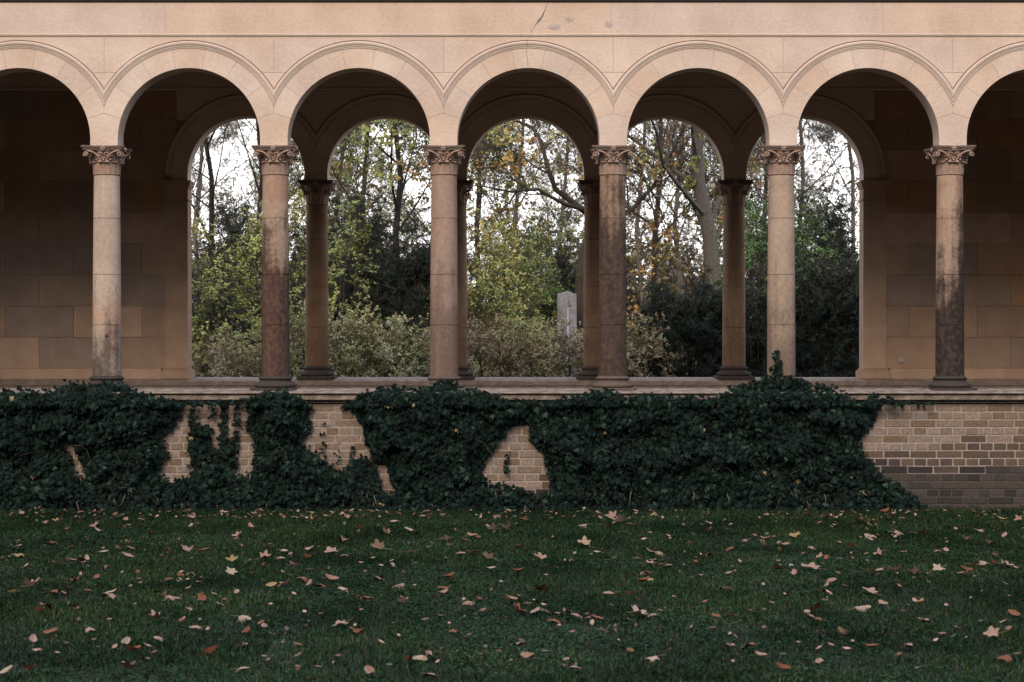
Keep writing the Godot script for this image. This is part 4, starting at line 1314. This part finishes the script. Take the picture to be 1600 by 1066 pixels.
	# far trees that close the view
	for w in [[310, -30.0], [440, -33.0], [530, -29.0], [690, -31.0], [810, -28.0], [880, -34.0], [1000, -30.0], [1060, -27.0], [1150, -33.0]]:
		var a := ground_at(w[0], w[1])
		tree("far_tree", "thin twiggy far tree, %s" % {310: "leftmost of the row", 440: "behind the second column", 530: "behind the dark conifer", 690: "behind the third column", 810: "in the middle of the central opening", 880: "above the grey stele", 1000: "behind the fourth column", 1060: "in the fourth opening", 1150: "behind the last rear column"}[w[0]],
			[a, a + Vector3(0.1, 2, 0), a + Vector3(-0.1, 4, 0.1), a + Vector3(0.1, 6.2, 0), a + Vector3(0.2, 8.5, 0)], 0.10, 0.03, 2, M.bark_grey, bare, amber + lime, 0.6)
	var far := thing("far_thicket", "dim brown thicket closing the view deep in the garden", "thicket", Vector3.ZERO, "", "stuff")
	var where := []
	for i in 3600:
		var z := rng.randf_range(-44, -36)
		var x := rng.randf_range(-22, 22)
		var y := GY + pow(rng.randf(), 1.7) * (5.2 + 1.4 * sin(x * 0.7) + sin(x * 1.9 + 1))
		where.append(aim(Vector3(rng.randf_range(-0.6, 0.6), 1, rng.randf_range(-0.6, 0.6)), rng.randf() * TAU, rng.randf_range(1.0, 1.9), Vector3(x, y, z)))
	shoots(far, where, [], ["bare0", "small1", "bare1"], [Color(0.10, 0.08, 0.04), Color(0.06, 0.07, 0.03), Color(0.16, 0.10, 0.05)], 0.8)
	where = []
	for i in 1700:
		var x := rng.randf_range(-22, 22)
		var y := GY + rng.randf() * (3.0 + 0.8 * sin(x * 0.9) + 0.5 * sin(x * 2.3 + 1))
		where.append(aim(Vector3(rng.randf_range(-0.6, 0.6), 1, rng.randf_range(-0.6, 0.6)), rng.randf() * TAU, rng.randf_range(1.2, 2.0), Vector3(x, y, rng.randf_range(-47, -43))))
	shoots(far, where, [], ["yew0", "small0"], [Color(0.05, 0.055, 0.03), Color(0.07, 0.065, 0.035), Color(0.035, 0.045, 0.025)], 1.0)
	# unseen screen, added behind the viewpoint and at the sides to block low sky
	var hn := noise(151, 0.35, 3)
	var hd := thing("sky_blocker", "added unseen hedge closing the court opposite the loggia", "blocker", Vector3(0, 0, 30))
	b = Buf.new()
	for side in 3:
		var o := [Vector3(-34, 0, 8), Vector3(-34, 0, -26), Vector3(34, 0, 8)][side] as Vector3
		var e := [Vector3(34, 0, 8), Vector3(-34, 0, 8), Vector3(34, 0, -26)][side] as Vector3
		var out := [Vector3(0, 0, -1), Vector3(1, 0, 0), Vector3(-1, 0, 0)][side] as Vector3
		for i in 60:
			for j in 14:
				var w := []
				for c in [[i, j], [i + 1, j], [i + 1, j + 1], [i, j + 1]]:
					var q := o.lerp(e, c[0] / 60.0) + Vector3(0, c[1] * 1.0, 0)
					w.append(q + out * (hn.get_noise_3dv(q * 2.0) * 0.8 - maxf(0, c[1] - 11) * 0.8))
				b.quad(w[0], w[3], w[2], w[1])
	part("foliage", hd, b.mesh(mat(lin(0.02, 0.03, 0.015), 1.0)))
	# grey stele and a pale stone block
	var zs := -11.8
	var st := thing("stele", "grey stone stele with a gabled head beside the plane trunk", "stele", ground_at(886, zs))
	var sc := (CAM_Z - zs) / F
	var hw := 16.0 * sc
	var ht := P(886, 460, zs).y - GY
	b = Buf.new()
	b.prism(PackedVector2Array([Vector2(-hw, 0.12), Vector2(hw, 0.12), Vector2(hw * 0.94, ht), Vector2(0, ht + 0.055), Vector2(-hw * 0.94, ht)]), -0.14, 0.0, 0.012)
	part("slab", st, b.mesh(M.stele))
	b = Buf.new()
	b.prism(PackedVector2Array([Vector2(-0.012, 0.5), Vector2(0.035, 0.5), Vector2(0.022, ht - 0.22), Vector2(0.008, ht - 0.22)]), -0.01, 0.012, 0.004)
	part("raised_fillet", st, b.mesh(mat(lin(0.48, 0.51, 0.56), 0.8)))
	b = Buf.new()
	b.box(Vector3(-hw * 1.25, -0.02, -0.2), Vector3(hw * 1.25, 0.12, 0.06))
	part("plinth", st, b.mesh(M.stele))
	var zb := -17.0
	var blk := thing("stone_block", "small pale stone block among dark shrubs in the leftmost opening", "stone", ground_at(360, zb))
	b = Buf.new()
	var yt := P(360, 457, zb).y - GY
	b.prism(PackedVector2Array([Vector2(-0.16, 0), Vector2(0.16, 0), Vector2(0.15, yt), Vector2(-0.15, yt)]), -0.2, 0.0, 0.015)
	part("block", blk, b.mesh(M.stele))

func _ready() -> void:
	rng.seed = 20231
	var cam := Camera3D.new()
	cam.name = "camera"
	cam.fov = rad_to_deg(2.0 * atan(533.0 / F))
	cam.position = Vector3(0, E, CAM_Z)
	cam.far = 900.0
	var lens := CameraAttributesPhysical.new()
	lens.frustum_focal_length = 12.0 / (533.0 / F)
	lens.frustum_focus_distance = CAM_Z
	lens.frustum_far = 900.0
	lens.exposure_aperture = 4.5
	cam.attributes = lens
	add_child(cam)
	cam.current = true
	var env := Environment.new()
	env.background_mode = Environment.BG_SKY
	var sm := ProceduralSkyMaterial.new()
	sm.sky_top_color = Color(0.66, 0.71, 0.80)
	sm.sky_horizon_color = Color(0.98, 0.965, 0.95)
	sm.sky_curve = 0.25
	sm.sky_energy_multiplier = 1.3
	sm.ground_bottom_color = Color(0.12, 0.13, 0.10)
	sm.ground_horizon_color = Color(0.35, 0.34, 0.30)
	sm.sun_angle_max = 1.0
	var sky := Sky.new()
	sky.sky_material = sm
	env.sky = sky
	env.tonemap_mode = Environment.TONE_MAPPER_LINEAR
	env.tonemap_exposure = 2.0
	env.sdfgi_enabled = true
	env.ssao_enabled = true
	env.ssil_enabled = true
	var we := WorldEnvironment.new()
	we.name = "environment"
	we.environment = env
	add_child(we)
	var sun := DirectionalLight3D.new()
	sun.name = "sun"
	sun.light_energy = 0.5
	sun.light_color = Color(1.0, 0.93, 0.86)
	sun.light_angular_distance = 28.0
	sun.shadow_enabled = true
	add_child(sun)
	sun.look_at_from_position(Vector3(-4, 10.2, 13), Vector3.ZERO)
	make_materials()
	print("materials ", Time.get_ticks_msec())
	build_colonnade()
	build_brick_wall()
	print("building ", Time.get_ticks_msec())
	build_lawn()
	build_garden()
	print("garden ", Time.get_ticks_msec())
	build_ivy()
	print("ivy ", Time.get_ticks_msec())
	build_fallen_leaves()
	print("done ", Time.get_ticks_msec())
